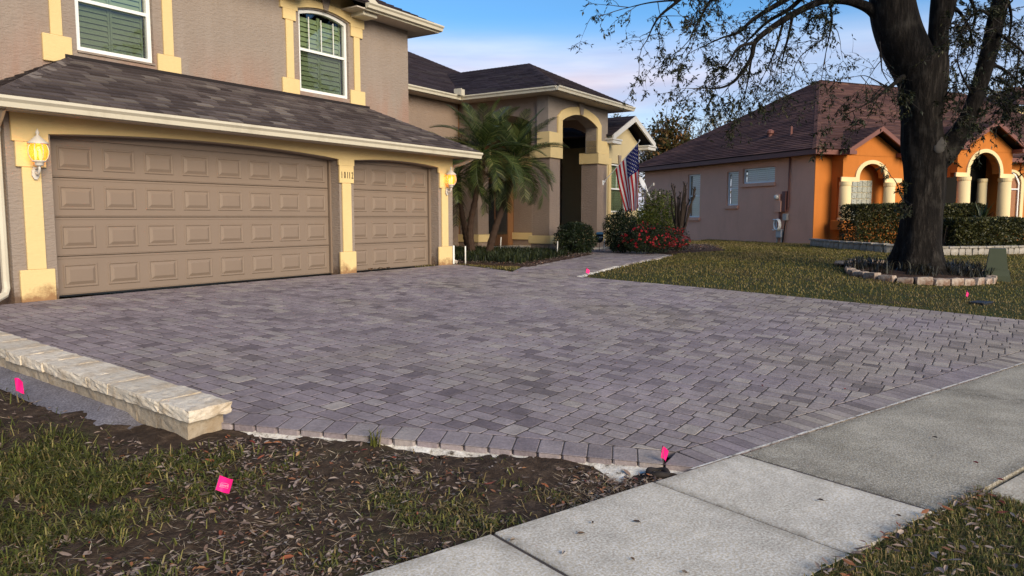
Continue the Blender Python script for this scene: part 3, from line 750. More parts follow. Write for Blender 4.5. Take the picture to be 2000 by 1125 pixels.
def window(parent, loc, rz, w, h, arch=0.0, rail=None, slat=None, cols=2, ns=12, fw=.05, mat=None, gl=None, munt=0, tilt=.5, backing=True, rail_h=.05, top_mat=None, screen=False):
    """x across, y into the house, z up; origin at the middle of the sill line"""
    mat = mat or m_white; gl = gl or m_glass
    def ring(ins, lo): return [(-w / 2 + ins, lo), (w / 2 - ins, lo)] + [(x, z) for x, z in reversed(arch_pts(-w / 2 + ins, w / 2 - ins, h - ins, arch, 12 if arch else 1))]
    o, i = ring(0, 0), ring(fw, fw); n = len(o); V = []; Fc = []
    for y in (-.02, .05):
        for rg in (o, i): V += [(x, y, z) for x, z in rg]
    for k in range(n):
        j = (k + 1) % n
        Fc += [(k, j, n + j, n + k), (2 * n + k, 3 * n + k, 3 * n + j, 2 * n + j), (k, 2 * n + k, 2 * n + j, j), (n + k, n + j, 3 * n + j, 3 * n + k)]
    fr = mk('window', V, Fc, mat, parent); fr.location = loc; fr.rotation_euler = (0, 0, rz)
    if rail: box('sash_rail', mat, fr, -w / 2 + fw - .005, w / 2 - fw + .005, -.012, .035, rail - rail_h / 2, rail + rail_h / 2)
    mk('pane', [(x, .03, z) for x, z in i], [tuple(range(n))], gl, fr)
    if screen and rail: mk('insect_screen', [(-w / 2 + fw, .012, fw), (w / 2 - fw, .012, fw), (w / 2 - fw, .012, rail), (-w / 2 + fw, .012, rail)], [(0, 1, 2, 3)], m_screen, fr)
    for k in range(munt):
        x = -w / 2 + w * (k + 1) / (munt + 1); box('muntin', mat, fr, x - .008, x + .008, .015, .027, rail or fw, h - fw)
    if slat:
        cw = (w - 2 * fw) / cols; ph = (h - 2 * fw) / ns
        for c in range(cols):
            x0 = -w / 2 + fw + c * cw
            st = MB(); st.box(x0 + .004, x0 + .034, .10, .125, fw, h - fw + arch * .5); st.box(x0 + cw - .034, x0 + cw - .004, .10, .125, fw, h - fw + arch * .5)
            st.build('shutter_stile', slat, fr)
            for k in range(ns):
                zc = fw + ph * (k + .5); dy, dz = ph * .52 * math.sin(tilt), ph * .52 * math.cos(tilt)
                mt = top_mat if (top_mat and rail and zc > rail) else slat
                mk('slat', [(x0 + .036, .112 - dy, zc - dz), (x0 + cw - .036, .112 - dy, zc - dz), (x0 + cw - .036, .112 + dy, zc + dz), (x0 + .036, .112 + dy, zc + dz),
                            (x0 + .036, .119 - dy, zc - dz), (x0 + cw - .036, .119 - dy, zc - dz), (x0 + cw - .036, .119 + dy, zc + dz), (x0 + .036, .119 + dy, zc + dz)],
                   [(0, 1, 2, 3), (7, 6, 5, 4), (0, 4, 5, 1), (3, 2, 6, 7)], mt, fr)
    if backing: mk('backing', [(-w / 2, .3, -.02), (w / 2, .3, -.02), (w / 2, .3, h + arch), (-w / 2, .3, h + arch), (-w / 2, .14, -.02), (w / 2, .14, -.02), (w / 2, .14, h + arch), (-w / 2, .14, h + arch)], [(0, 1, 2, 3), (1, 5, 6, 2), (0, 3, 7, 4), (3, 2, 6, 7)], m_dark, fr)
    return fr
def gutter(parent, p0, p1, out, mat, h=.13, w=.12, name='gutter'):
    """K profile from p0 to p1 (top back edge); out: outward horizontal unit vector"""
    p0, p1, out = Vector(p0), Vector(p1), Vector(out); z = Vector((0, 0, 1))
    prof = [(0, 0), (0, -h), (w * .62, -h), (w * .72, -h * .55), (w, -h * .28), (w, 0), (w - .014, 0), (w - .014, -.02), (.01, -.02)]
    V = [p0 + out * a + z * b for a, b in prof] + [p1 + out * a + z * b for a, b in prof]; n = len(prof)
    Fc = [tuple(range(n)), tuple(range(n, 2 * n))[::-1]] + [(i, n + i, n + (i + 1) % n, (i + 1) % n) for i in range(n)]
    return mk(name, V, Fc, mat, parent)
def text_mesh(s, size, ext=.006):
    cu = bpy.data.curves.new('lettering', 'FONT'); cu.body = s; cu.size = size; cu.extrude = ext; cu.resolution_u = 3
    o = bpy.data.objects.new('lettering', cu); col.objects.link(o); bpy.context.view_layer.update()
    me = bpy.data.meshes.new_from_object(o.evaluated_get(bpy.context.evaluated_depsgraph_get())); bpy.data.objects.remove(o); return me

# ================================================================== OUR HOUSE
house = empty('house', (HO[0], HO[1], 0), TH, 'two storey taupe stucco house with garage, cream trim and dark shingle roof', 'house')
H = house
# garage front
hd = [(-.65, 2.46), (-.65, 1.98), (-.12, 1.98), (-.12, 2.13)] + arch_pts(-.12, 4.93, 2.13, .095)[1:] + [(4.93, 1.98), (5.30, 1.98), (5.30, 2.13)] + arch_pts(5.30, 7.86, 2.13, .065)[1:] + [(7.86, 1.98), (8.36, 1.98), (8.36, 2.46)]
MB().prism(hd, 1, -.25, .02).box(-.65, -.12, -.25, .02, -.1, 1.98).box(4.93, 5.30, -.25, .02, -.1, 1.98).box(7.86, 8.36, -.25, .02, -.1, 1.98).build('wall', m_taupe, H)
box('wall', m_taupe, H, -.65, -.5, .02, 1.0, -.1, 2.46); box('wall', m_taupe, H, 8.21, 8.36, .02, 4.3, -.1, 2.46)
bd = [(-.585, 2.40), (-.585, 2.02), (-.155, 2.02), (-.155, 2.135)] + [(x, z + .012) for x, z in arch_pts(-.12, 4.93, 2.13, .095)[1:-1]] + [(4.90, 2.135), (4.90, 2.03), (5.295, 2.03), (5.295, 2.145)] + [(x, z + .012) for x, z in arch_pts(5.30, 7.86, 2.13, .065)[1:-1]] + [(7.83, 2.14), (7.83, 2.03), (8.33, 2.03), (8.33, 2.40)]
MB().prism(bd, 1, -.285, -.2505).build('trim_band', m_cream, H)
def pilaster(c, ws, wb, wk, z0, z1, z2, z3, v0, p=.035):
    o = box('pilaster', m_cream, H, c - ws / 2, c + ws / 2, v0 - p, v0 - .0005, z0 + .001, z1 - .001, .006)
    box('base', m_cream, o, c - wb / 2, c + wb / 2, v0 - p - .012, v0 - .0005, z3, z0, .008)
    if wk: box('capital', m_cream, o, c - wk / 2, c + wk / 2, v0 - p - .006, v0 - .0005, z1, z2 - .001, .006)
    return o
pilaster(-.375, .225, .42, .355, .395, 1.70, 2.018, -.02, -.25); pilaster(5.095, .225, .405, .36, .41, 1.70, 2.028, -.02, -.25); pilaster(8.055, .22, .47, .37, .41, 1.70, 2.028, -.02, -.25)
# house number
for ch, x in zip('10112', (4.960, 5.037, 5.108, 5.160, 5.230)):
    me = text_mesh(ch, .175, .004); xs_ = [v_.co.x for v_ in me.vertices]; mid = (min(xs_) + max(xs_)) / 2
    for v_ in me.vertices: v_.co.x = (v_.co.x - mid) * (.52 if ch != '1' else .55)
    o = link('digit', me, m_num, H); o.location = (x, -.2955, 1.79); o.rotation_euler = (R(90), 0, 0)
# garage doors
def garage_door(u0, u1, ncol):
    d = MB().box(u0 - .02, u1 + .02, .045, .07, 0.0, 2.20).build('garage_door', m_door, H)
    hs = .5325; cw = (u1 - u0) / ncol
    for r in range(4):
        z0 = r * hs
        s_ = MB(); s_.box(u0, u1, .004, .046, z0 + .004, z0 + hs - .004, .006)
        s_.box(u0, u1, -.002, .006, z0 + .022, z0 + .034, .002); s_.box(u0, u1, -.002, .006, z0 + hs - .034, z0 + hs - .022, .002)
        s_.build('door_section', m_door, d)
        for k in range(ncol):
            a, b = u0 + cw * k + cw * .115, u0 + cw * (k + 1) - cw * .115; zc, zd = z0 + .105, z0 + hs - .105
            rings = [(0, .0035), (.010, -.008), (.022, -.008), (.036, .003), (.080, -.018)]
            V = []
            for ins, y in rings: V += [(a + ins, y, zc + ins), (b - ins, y, zc + ins), (b - ins, y, zd - ins), (a + ins, y, zd - ins)]
            Fc = []
            for q in range(len(rings) - 1):
                for i in range(4): j = (i + 1) % 4; Fc.append((q * 4 + i, q * 4 + j, q * 4 + 4 + j, q * 4 + 4 + i))
            q = (len(rings) - 1) * 4; Fc.append((q, q + 1, q + 2, q + 3))
            mk('raised_panel', V, Fc, m_door, d)
    for a, b in ((u0 - .075, u0 - .012), (u1 + .012, u1 + .075)): box('stop_moulding', m_jamb, d, a, b, -.035, .02, 0, 2.25)
    box('bottom_seal', m_black, d, u0, u1, .0, .05, -.012, .006)
    box('header_panel', m_jamb, d, u0 - .03, u1 + .03, -.02, .03, 2.115, 2.3)
    return d
garage_door(0, 4.88, 8); garage_door(5.36, 7.79, 4)
# garage roof
RZ0, RZ1 = 2.50, 3.385
FRp = [(-.97, -.79, RZ0), (8.64, -.79, RZ0), (6.90, .948, RZ1), (.77, .948, RZ1)]
roof_plane(H, FRp, m_shin, 300, seed=3)
roof_plane(H, [(-.97, .948, RZ0), (-.97, -.79, RZ0), (.77, .948, RZ1)], m_shin, 0, seed=4)
roof_plane(H, [(8.64, -.79, RZ0), (8.64, .948, RZ0), (6.90, .948, RZ1)], m_shin, 0, seed=5)
hip_cap(H, (-.97, -.79, RZ0), (.77, .94, RZ1), m_shin); hip_cap(H, (8.64, -.79, RZ0), (6.90, .94, RZ1), m_shin)
box('flashing', m_deck, H, .70, 6.97, .90, .949, RZ1 - .01, RZ1 + .05)
box('fascia', m_gutter, H, -.93, 8.60, -.765, -.745, 2.345, 2.475); box('soffit', m_soffit, H, -.92, 8.59, -.745, -.252, 2.375, 2.40)
box('fascia', m_gutter, H, -.945, -.925, -.76, .94, 2.345, 2.475); box('soffit', m_soffit, H, -.925, -.652, -.25, .94, 2.375, 2.40)
box('soffit', m_soffit, H, 8.362, 8.60, -.25, .94, 2.375, 2.40); box('fascia', m_gutter, H, 8.60, 8.62, -.76, 2.2, 2.345, 2.475)
gutter(H, (-1.05, -.767, 2.485), (8.66, -.767, 2.485), (0, -1, 0), m_gutter)
gutter(H, (-.947, -.767, 2.484), (-.947, .94, 2.484), (-1, 0, 0), m_gutter)
# downspouts
MB().tube([(-.80, -.60, 2.37), (-.76, -.42, 2.28), (-.712, -.21, 2.2), (-.712, -.185, 2.1), (-.712, -.185, .26), (-.715, -.20, .17), (-.76, -.25, .10), (-.90, -.34, .055), (-1.05, -.42, .05)], .045, 8).build('downspout', m_gutter, H, False)
MB().tube([(8.50, -.72, 2.36), (8.46, -.5, 2.26), (8.44, -.22, 2.2), (8.44, -.14, 2.0), (8.43, -.14, .12), (8.44, -.30, .04)], .042, 6).build('downspout', m_soffit, H)
box('wall_vent', m_white, H, 8.365, 8.42, -.26, -.16, 0, .42, .01)
# upper storey
m_taupe_up = NT('stained_taupe_stucco'); mu = m_taupe_up; mu.set(.9, .2)
a_ = mu.noise(1.3, 5, .6); cc_ = mu.mix(a_, sc_(TAUPE, .86), sc_(TAUPE, 1.12))
sx_ = mu.N('ShaderNodeSeparateXYZ'); mu.l.new(mu.tc.outputs['Object'], sx_.inputs[0])
mr_ = mu.N('ShaderNodeMapRange'); mr_.inputs['From Min'].default_value = 4.15; mr_.inputs['From Max'].default_value = 3.45; mu.l.new(sx_.outputs['Z'], mr_.inputs['Value'])
st_ = mu.math('MULTIPLY', mu.ramp(mu.noise(1.7, 6, .6, (1, 1, .35)), [(.36, (0, 0, 0)), (.56, (1, 1, 1))]), mr_.outputs[0], True)
cc_ = mu.mix(mu.math('MULTIPLY', st_, .42), cc_, (.36, .18, .12))
wht_ = mu.ramp(mu.noise(1.1, 5, .65, (2.2, 1, .22)), [(.5, (0, 0, 0)), (.75, (1, 1, 1))]); cc_ = mu.mix(mu.math('MULTIPLY', wht_, .22), cc_, (.46, .40, .36))
mu.color(cc_); mu.bump(mu.noise(24, 4, .6, (.55, .55, 1.6)), .85, .025); m_taupe_up = mu.m
wall_holes('wall', m_taupe_up, H, 0, -6.5, 8.285, .95, 1.15, -.1, 5.32, [(.90, 2.11, 3.53, 5.06, 0), (5.11, 6.42, 3.52, 5.06, .10)])
box('wall', m_taupe, H, 8.105, 8.285, 1.15, 9.5, -.1, 5.32)
m_greenglass = m_glass
window(H, (1.505, 1.02, 3.535), 0, 1.19, 1.52, 0, .755, m_shutter_g, 2, 17, .065, munt=0, tilt=.35, screen=True)
window(H, (5.765, 1.02, 3.525), 0, 1.29, 1.535, .10, .815, m_shutter_g, 2, 15, .06, munt=3, tilt=.35, screen=True)
MBs = MB().box(.90, 2.11, .925, .952, 3.50, 3.53).build('window_sill', m_taupe, H)
pilaster(.61, .165, .405, .0, 3.685, 5.0, 5.0, 3.30, .95); pilaster(2.355, .175, .41, .0, 3.70, 5.0, 5.0, 3.37, .95)
pilaster(4.865, .175, .41, .305, 3.715, 4.805, 5.01, 3.37, .95); pilaster(6.64, .165, .42, .335, 3.72, 4.82, 5.02, 3.38, .95)
kx0, kx1 = 5.68, 5.83
hb = [(4.65, 5.30), (4.65, 5.005), (5.06, 5.005), (5.06, 5.075)] + [(x, z + .04) for x, z in arch_pts(5.11, 6.42, 5.045, .10)[1:-1]] + [(6.46, 5.075), (6.46, 5.02), (6.85, 5.02), (6.85, 5.30)]
MB().prism(hb, 1, .905, .9495).build('trim_band', m_cream, H)
mk('keystone', [(5.72, .88, 5.17), (5.82, .88, 5.17), (5.89, .88, 5.42), (5.65, .88, 5.42), (5.72, .91, 5.17), (5.82, .91, 5.17), (5.89, .91, 5.42), (5.65, .91, 5.42)], [(0, 1, 2, 3), (4, 7, 6, 5), (0, 4, 5, 1), (1, 5, 6, 2), (2, 6, 7, 3), (3, 7, 4, 0)], m_taupe, H)
mk('wall', [(4.55, .95, 5.30), (6.95, .95, 5.30), (5.75, .95, 6.05), (4.55, 1.1, 5.30), (6.95, 1.1, 5.30), (5.75, 1.1, 6.05)], [(0, 1, 2), (5, 4, 3), (0, 2, 5, 3), (1, 4, 5, 2)], m_cream, H)
# upper eaves and roof
box('soffit', m_soffit, H, 6.2, 8.78, .46, .948, 5.285, 5.31); box('soffit', m_soffit, H, 8.287, 8.78, .95, 9.5, 5.285, 5.31)
box('fascia', m_gutter, H, 6.45, 8.80, .44, .46, 5.27, 5.40); box('fascia', m_gutter, H, 8.78, 8.80, .46, 9.5, 5.27, 5.40)
gutter(H, (6.42, .44, 5.425), (8.84, .44, 5.425), (0, -1, 0), m_gutter, .115); gutter(H, (8.80, .42, 5.424), (8.80, 9.5, 5.424), (1, 0, 0), m_gutter, .115)
box('soffit', m_soffit, H, -6.5, 4.9, .46, .948, 5.285, 5.31); gutter(H, (-6.9, .44, 5.425), (4.6, .44, 5.425), (0, -1, 0), m_gutter, .115)
roof_plane(H, [(-6.9, .42, 5.43), (8.82, .42, 5.43), (4.3, 4.94, 7.69), (-6.9, 4.94, 7.69)], m_shin2, 0, seed=8, tw=(.4, .8))
roof_plane(H, [(8.82, .42, 5.43), (8.82, 9.5, 5.43), (4.3, 4.94, 7.69)], m_shin2, 0, seed=9, tw=(.4, .8))
roof_plane(H, [(6.95, 2.4, 5.44), (6.95, .55, 5.44), (5.75, .55, 6.16), (5.75, 2.4, 6.16)], m_shin2, 0, seed=10)
roof_plane(H, [(4.55, .55, 5.44), (4.55, 2.4, 5.44), (5.75, 2.4, 6.16), (5.75, .55, 6.16)], m_shin2, 0, seed=12)
for s_ in (1, -1):
    e, pk = 5.75 + s_ * 1.22, 5.75
    mk('rake_board', [(e, .50, 5.27), (e, .50, 5.43), (pk, .50, 6.15), (pk, .50, 5.98), (e, .55, 5.27), (e, .55, 5.43), (pk, .55, 6.15), (pk, .55, 5.98)], [(0, 1, 2, 3), (7, 6, 5, 4), (0, 3, 7, 4), (1, 5, 6, 2), (0, 4, 5, 1)], m_gutter, H)
    x0, x1 = sorted((5.75 + s_ * .72, 5.75 + s_ * 1.12)); box('cornice_return', m_gutter, H, x0, x1, .54, .94, 5.20, 5.30, .01)
    box('cornice_return', m_gutter, H, x0 - .03, x1 + .03, .49, .93, 5.302, 5.34, .008)

# ---- wing behind, portico, gable bay
PV = .80
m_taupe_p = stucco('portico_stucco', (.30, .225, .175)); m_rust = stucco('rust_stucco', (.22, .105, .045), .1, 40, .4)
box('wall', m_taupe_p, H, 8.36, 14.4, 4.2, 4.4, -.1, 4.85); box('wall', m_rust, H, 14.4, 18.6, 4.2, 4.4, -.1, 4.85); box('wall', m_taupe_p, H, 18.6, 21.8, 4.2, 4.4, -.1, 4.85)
roof_plane(H, [(8.3, 3.72, 4.83), (22.2, 3.72, 4.83), (16.0, 9.92, 7.93), (8.3, 9.92, 7.93)], m_shin2, 0, seed=14, tw=(.4, .9))
roof_plane(H, [(22.2, 3.72, 4.83), (22.2, 16.1, 4.83), (16.0, 9.92, 7.93)], m_shin2, 0, seed=15, tw=(.4, .9))
hip_cap(H, (22.2, 3.72, 4.83), (16.0, 9.92, 7.93), m_shin2)
PR = [(13.93, .25, 4.83), (19.07, .25, 4.83), (16.5, 2.82, 6.115)]
roof_plane(H, PR, m_shin2, 0, seed=16, tw=(.35, .7))
roof_plane(H, [(13.93, 3.72, 4.83), (13.93, .25, 4.83), (16.5, 2.82, 6.115), (16.5, 6.29, 6.115)], m_shin2, 0, seed=17, tw=(.35, .7))
roof_plane(H, [(19.07, .25, 4.83), (19.07, 3.72, 4.83), (16.5, 6.29, 6.115), (16.5, 2.82, 6.115)], m_shin2, 0, seed=18, tw=(.35, .7))
for a, b in (((13.93, .25, 4.83), (16.5, 2.82, 6.115)), ((19.07, .25, 4.83), (16.5, 2.82, 6.115)), ((16.5, 2.82, 6.115), (16.5, 6.29, 6.115))): hip_cap(H, a, b, m_shin2)
gutter(H, (13.86, .27, 4.81), (19.14, .27, 4.81), (0, -1, 0), m_gutter, .13); gutter(H, (13.95, .27, 4.809), (13.95, 3.70, 4.809), (-1, 0, 0), m_gutter, .13)
gutter(H, (19.05, .27, 4.809), (19.05, 3.7, 4.809), (1, 0, 0), m_gutter, .13); gutter(H, (8.3, 3.74, 4.81), (13.86, 3.74, 4.81), (0, -1, 0), m_gutter, .13)
box('splash_guard', m_gutter, H, 13.60, 13.63, 3.45, 3.74, 4.80, 4.99); box('splash_guard', m_gutter, H, 13.60, 13.90, 3.55, 3.58, 4.80, 4.99)
box('soffit', m_soffit, H, 13.95, 19.05, .27, 4.2, 4.665, 4.68); box('soffit', m_soffit, H, 8.36, 13.94, 3.74, 4.2, 4.665, 4.68)
def pillar(u0, u1, v0, v1, cap=True):
    o = box('column', m_taupe_p, H, u0, u1, v0, v1, .50, 2.83, .008)
    box('plinth', m_taupe_p, o, u0 - .03, u1 + .03, v0 - .03, v1 + .03, -.05, .255, .006)
    box('base_band', m_cream, o, u0 - .085, u1 + .085, v0 - .085, v1 + .085, .256, .499, .008)
    if cap: box('capital', m_cream, o, u0 - .06, u1 + .06, v0 - .06, v1 + .06, 2.831, 3.188, .008)
    return o
pillar(14.45, 15.07, PV, PV + .62); pillar(17.60, 18.28, PV, PV + .62); pillar(14.45, 15.05, 3.46, 4.19); pillar(17.65, 18.25, 3.4, 4.19)
# entablature walls with arches
ap = [(14.38, 4.67), (14.38, 3.19), (15.16, 3.19), (15.16, 4.0)] + arch_pts(15.16, 17.52, 4.0, .28)[1:-1] + [(17.52, 4.0), (17.52, 3.19), (18.36, 3.19), (18.36, 4.67)]
MB().prism(ap, 1, PV + .02, PV + .42).build('arch_wall', stucco('rough_stucco', (.30, .25, .21), .2, 24, .9, .03), H)
at_ = [(15.16, 3.6), (14.90, 3.6), (14.90, 4.10)] + [(x, z + .27) for x, z in arch_pts(14.95, 17.75, 3.95, .30)[1:-1]] + [(17.80, 4.10), (17.80, 3.6), (17.52, 3.6), (17.52, 4.0)] + arch_pts(15.16, 17.52, 4.0, .28)[1:-1][::-1] + [(15.16, 4.0)]
MB().prism(at_, 1, PV - .03, PV + .019).build('arch_trim', m_cream, H)
box('trim_band', m_cream, H, 14.36, 15.16, PV - .035, PV + .4, 3.19, 3.598, .006); box('trim_band', m_cream, H, 17.52, 18.38, PV - .035, PV + .4, 3.19, 3.598, .006)
mk('keystone', [(16.26, PV - .07, 4.29), (16.42, PV - .07, 4.29), (16.50, PV - .07, 4.66), (16.18, PV - .07, 4.66), (16.26, PV, 4.29), (16.42, PV, 4.29), (16.50, PV, 4.66), (16.18, PV, 4.66)], [(0, 1, 2, 3), (4, 7, 6, 5), (0, 4, 5, 1), (1, 5, 6, 2), (2, 6, 7, 3), (3, 7, 4, 0)], m_taupe, H)
sp = [(PV + .42, 4.67), (PV + .42, 3.19), (PV + .66, 3.19), (PV + .66, 3.9)] + arch_pts(PV + .66, 3.42, 3.9, .28)[1:-1] + [(3.42, 3.9), (3.42, 3.19), (4.19, 3.19), (4.19, 4.67)]
for u0 in (14.46, 17.95): MB().prism(sp, 0, u0, u0 + .3).build('arch_wall', m_taupe_p, H)
box('ceiling', m_soffit, H, 14.76, 17.95, 1.22, 4.19, 4.38, 4.42)
box('porch_floor', m_conc, H, 14.3, 18.6, .55, 4.2, -.08, .045, .01)
dr = box('front_door', plain('dark_door', (.10, .045, .022), .35), H, 15.55, 17.2, 4.13, 4.199, .05, 2.35, .01)
for x in (15.62, 16.42): box('door_panel', plain('door_glass', (.02, .02, .02), .15), dr, x, x + .70, 4.118, 4.131, .45, 2.2, .01)
# gable bay at the right
m_pale = stucco('pale_cream_stucco', (.56, .46, .27), .06, 45, .2, .006)
GB = 1.0
gw = wall_holes('wall', m_pale, H, 0, 18.55, 21.4, GB, GB + .2, -.1, 3.75, [(19.0, 20.32, 1.22, 2.95, 0)])
mk('wall', [(18.55, GB, 3.75), (21.4, GB, 3.75), (20.05, GB, 4.42), (18.55, GB + .2, 3.75), (21.4, GB + .2, 3.75), (20.05, GB + .2, 4.42)], [(0, 1, 2), (5, 4, 3), (0, 2, 5, 3), (1, 4, 5, 2)], m_pale, H)
box('wall', m_pale, H, 21.2, 21.4, GB + .2, 6, -.1, 3.75)
window(H, (19.66, GB + .07, 1.23), 0, 1.30, 1.70, 0, .83, m_shutter_g, 2, 18, .05, munt=1, tilt=.35, screen=True)
box('trim_band', m_cream, H, 18.78, 18.995, GB - .03, GB - .0005, .9, 3.1); box('trim_band', m_cream, H, 20.325, 20.55, GB - .03, GB - .0005, .9, 3.1)
mk('keystone', [(19.60, GB - .05, 2.98), (19.72, GB - .05, 2.98), (19.77, GB - .05, 3.25), (19.55, GB - .05, 3.25), (19.6, GB, 2.98), (19.72, GB, 2.98), (19.77, GB, 3.25), (19.55, GB, 3.25)], [(0, 1, 2, 3), (4, 7, 6, 5), (0, 4, 5, 1), (1, 5, 6, 2), (2, 6, 7, 3), (3, 7, 4, 0)], m_taupe, H)
gp, ge0, ge1, gz0, gz1 = 20.05, 18.25, 21.90, 3.83, 4.64
roof_plane(H, [(ge1, GB - .42, gz0), (ge1, 6, gz0), (gp, 6, gz1), (gp, GB - .42, gz1)], m_shin2, 0, seed=21, tw=(.35, .7))
roof_plane(H, [(ge0, 6, gz0), (ge0, GB - .42, gz0), (gp, GB - .42, gz1), (gp, 6, gz1)], m_shin2, 0, seed=22, tw=(.35, .7))
m_rake = paint('rake_paint', (.58, .56, .52), .5)
for e in (ge0, ge1):
    mk('rake_board', [(e, GB - .46, gz0 - .18), (e, GB - .46, gz0 + .01), (gp, GB - .46, gz1 + .01), (gp, GB - .46, gz1 - .19), (e, GB - .40, gz0 - .18), (e, GB - .40, gz0 + .01), (gp, GB - .40, gz1 + .01), (gp, GB - .40, gz1 - .19)], [(0, 1, 2, 3), (7, 6, 5, 4), (0, 3, 7, 4), (1, 5, 6, 2), (0, 4, 5, 1)], m_rake, H)
    x0, x1 = (21.25, 21.93) if e == ge1 else (18.22, 18.9)
    box('cornice_return', m_rake, H, x0, x1, GB - .45, GB - .003, 3.55, 3.66, .01); box('cornice_return', m_rake, H, x0 - .03, x1 + .03, GB - .48, GB - .003, 3.662, 3.72, .01)
mk('soffit', [(ge0, GB - .4, gz0 - .03), (gp, GB - .4, gz1 - .03), (ge1, GB - .4, gz0 - .03), (ge0, GB, gz0 - .03), (gp, GB, gz1 - .03), (ge1, GB, gz0 - .03)], [(0, 1, 4, 3), (1, 2, 5, 4)], m_soffit, H)

# ---- wall lanterns
m_amber = NT('amber_glass'); m_amber.set(.15, .5); m_amber.color((.9, .42, .05)); m_amber.b.inputs['Emission Color'].default_value = (1, .42, .03, 1); m_amber.b.inputs['Emission Strength'].default_value = .22; m_amber.b.inputs['Alpha'].default_value = .5; m_amber = m_amber.m
m_bulb = emit('lit_bulb', (1, .60, .15), 2.4); m_lamp = paint('weathered_white_metal', (.62, .57, .50), .4, .08, .05, .3)
def lantern(u, label):
    x, y = W(u, -.30); r = empty('wall_lantern', (x, y, 1.55), TH, label, 'wall lantern', 'lanterns on the garage front')
    MB().prism([(.058 * math.cos(a) * .8, .075 + .085 * math.sin(a)) for a in [R(22.5 + 45 * k) for k in range(8)]], 1, -.02, .0).build('backplate', m_lamp, r)
    MB().tube([(0, -.02, .09), (0, -.06, .06), (0, -.10, .07), (0, -.125, .12), (0, -.12, .17)], .016, 8).tube([(0, -.03, .12), (0, -.07, .14), (0, -.10, .17)], .010, 6).build('arm', m_lamp, r, True)
    c = (0, -.12)
    MB().lathe([(.012, .16), (.045, .165), (.052, .18), (.05, .205), (.078, .215), (.082, .228)], *c, n=16).build('base_cup', m_lamp, r, True)
    prof = [(.072, .228), (.098, .26), (.115, .31), (.118, .35), (.108, .40), (.088, .44)]
    MB().lathe(prof, *c, n=20).build('glass_globe', m_amber, r, True)
    for k in range(8):
        a = 2 * math.pi * k / 8
        MB().tube([(c[0] + (q + .004) * math.cos(a), c[1] + (q + .004) * math.sin(a), z) for q, z in prof], .0045, 5).build('rib', m_lamp, r)
    MB().lathe([(.118, .435), (.122, .445), (.105, .465), (.07, .495), (.035, .53), (.018, .545), (.014, .56), (.022, .575), (.02, .592), (.008, .61), (.004, .628)], *c, n=16).build('cap', m_lamp, r, True)
    for k in range(3):
        a = R(30 + 120 * k); MB().lathe([(.004, .235), (.011, .25), (.017, .30), (.013, .345), (.003, .375)], c[0] + .034 * math.cos(a), c[1] + .034 * math.sin(a), 8).build('bulb', m_bulb, r, True)
    ld = bpy.data.lights.new('lantern_light', 'POINT'); ld.energy = 3.0; ld.color = (1, .45, .07); ld.shadow_soft_size = .06
    lo = bpy.data.objects.new('lantern_light', ld); col.objects.link(lo); lo.parent = r; lo.location = (0, -.12, .33)
lantern(-.345, 'lit white wall lantern at the left end of garage, above the downspout'); lantern(8.09, 'lit white wall lantern at the right end of garage, beside the palms')
# ================================================================== NEIGHBOUR'S HOUSE
nb = empty('house', (NO[0], NO[1], 0), TN, 'single storey orange and pink stucco house with brown hip roof behind the oak', 'house')
ORANGE = (.50, .165, .032)
m_or = stucco('orange_stucco', ORANGE, .12, 30, .5, .012, .3); m_pk = stucco('pink_stucco', (.80, .41, .275), .10, 26, .6, .015, .2)
m_pc = stucco('pale_yellow_trim', (.78, .62, .34), .04, 50, .1, .004, .08); m_fas = paint('brown_fascia', (.17, .065, .05), .6, .1, .05, .3)
wall_holes('wall', m_pk, nb, 1, .02, 12.0, 0.0, .2, -.2, 3.55, [(7.19, 8.16, 1.03, 3.1, 0), (4.46, 5.25, 1.57, 3.07, 0), (2.2, 4.19, 2.5, 3.15, 0)])
box('wall', m_or, nb, .0, 10.45, .0, .02, -.2, 3.55); 
for a, b in ((.2, 1.62), (3.02, 10.45)): box('wall', m_or, nb, a, b, .021, .2, -.2, 3.55)
box('wall', m_or, nb, 12.05, 20, 0, .2, -.2, 3.55)
box('wall', m_or, nb, 10.45, 12.05, .06, .2, -.2, 3.55)
for loc, w, h, rail, ns, cols in (((.11, 7.675, 1.04), .96, 2.05, 1.02, 20, 1), ((.11, 4.855, 1.58), .78, 1.48, .74, 15, 1), ((.11, 3.195, 2.51), 1.97, .63, None, 6, 3)):
    window(nb, loc, R(-90), w, h, 0, rail, m_shutter_w, cols, ns, .06, gl=m_glass_n, tilt=.45)
for a, b, z in ((7.12, 8.22, 1.03), (4.40, 5.31, 1.57), (2.14, 4.25, 2.5)): box('window_sill', m_pk, nb, -.09, -.0005, a, b, z - .15, z - .002, .01)
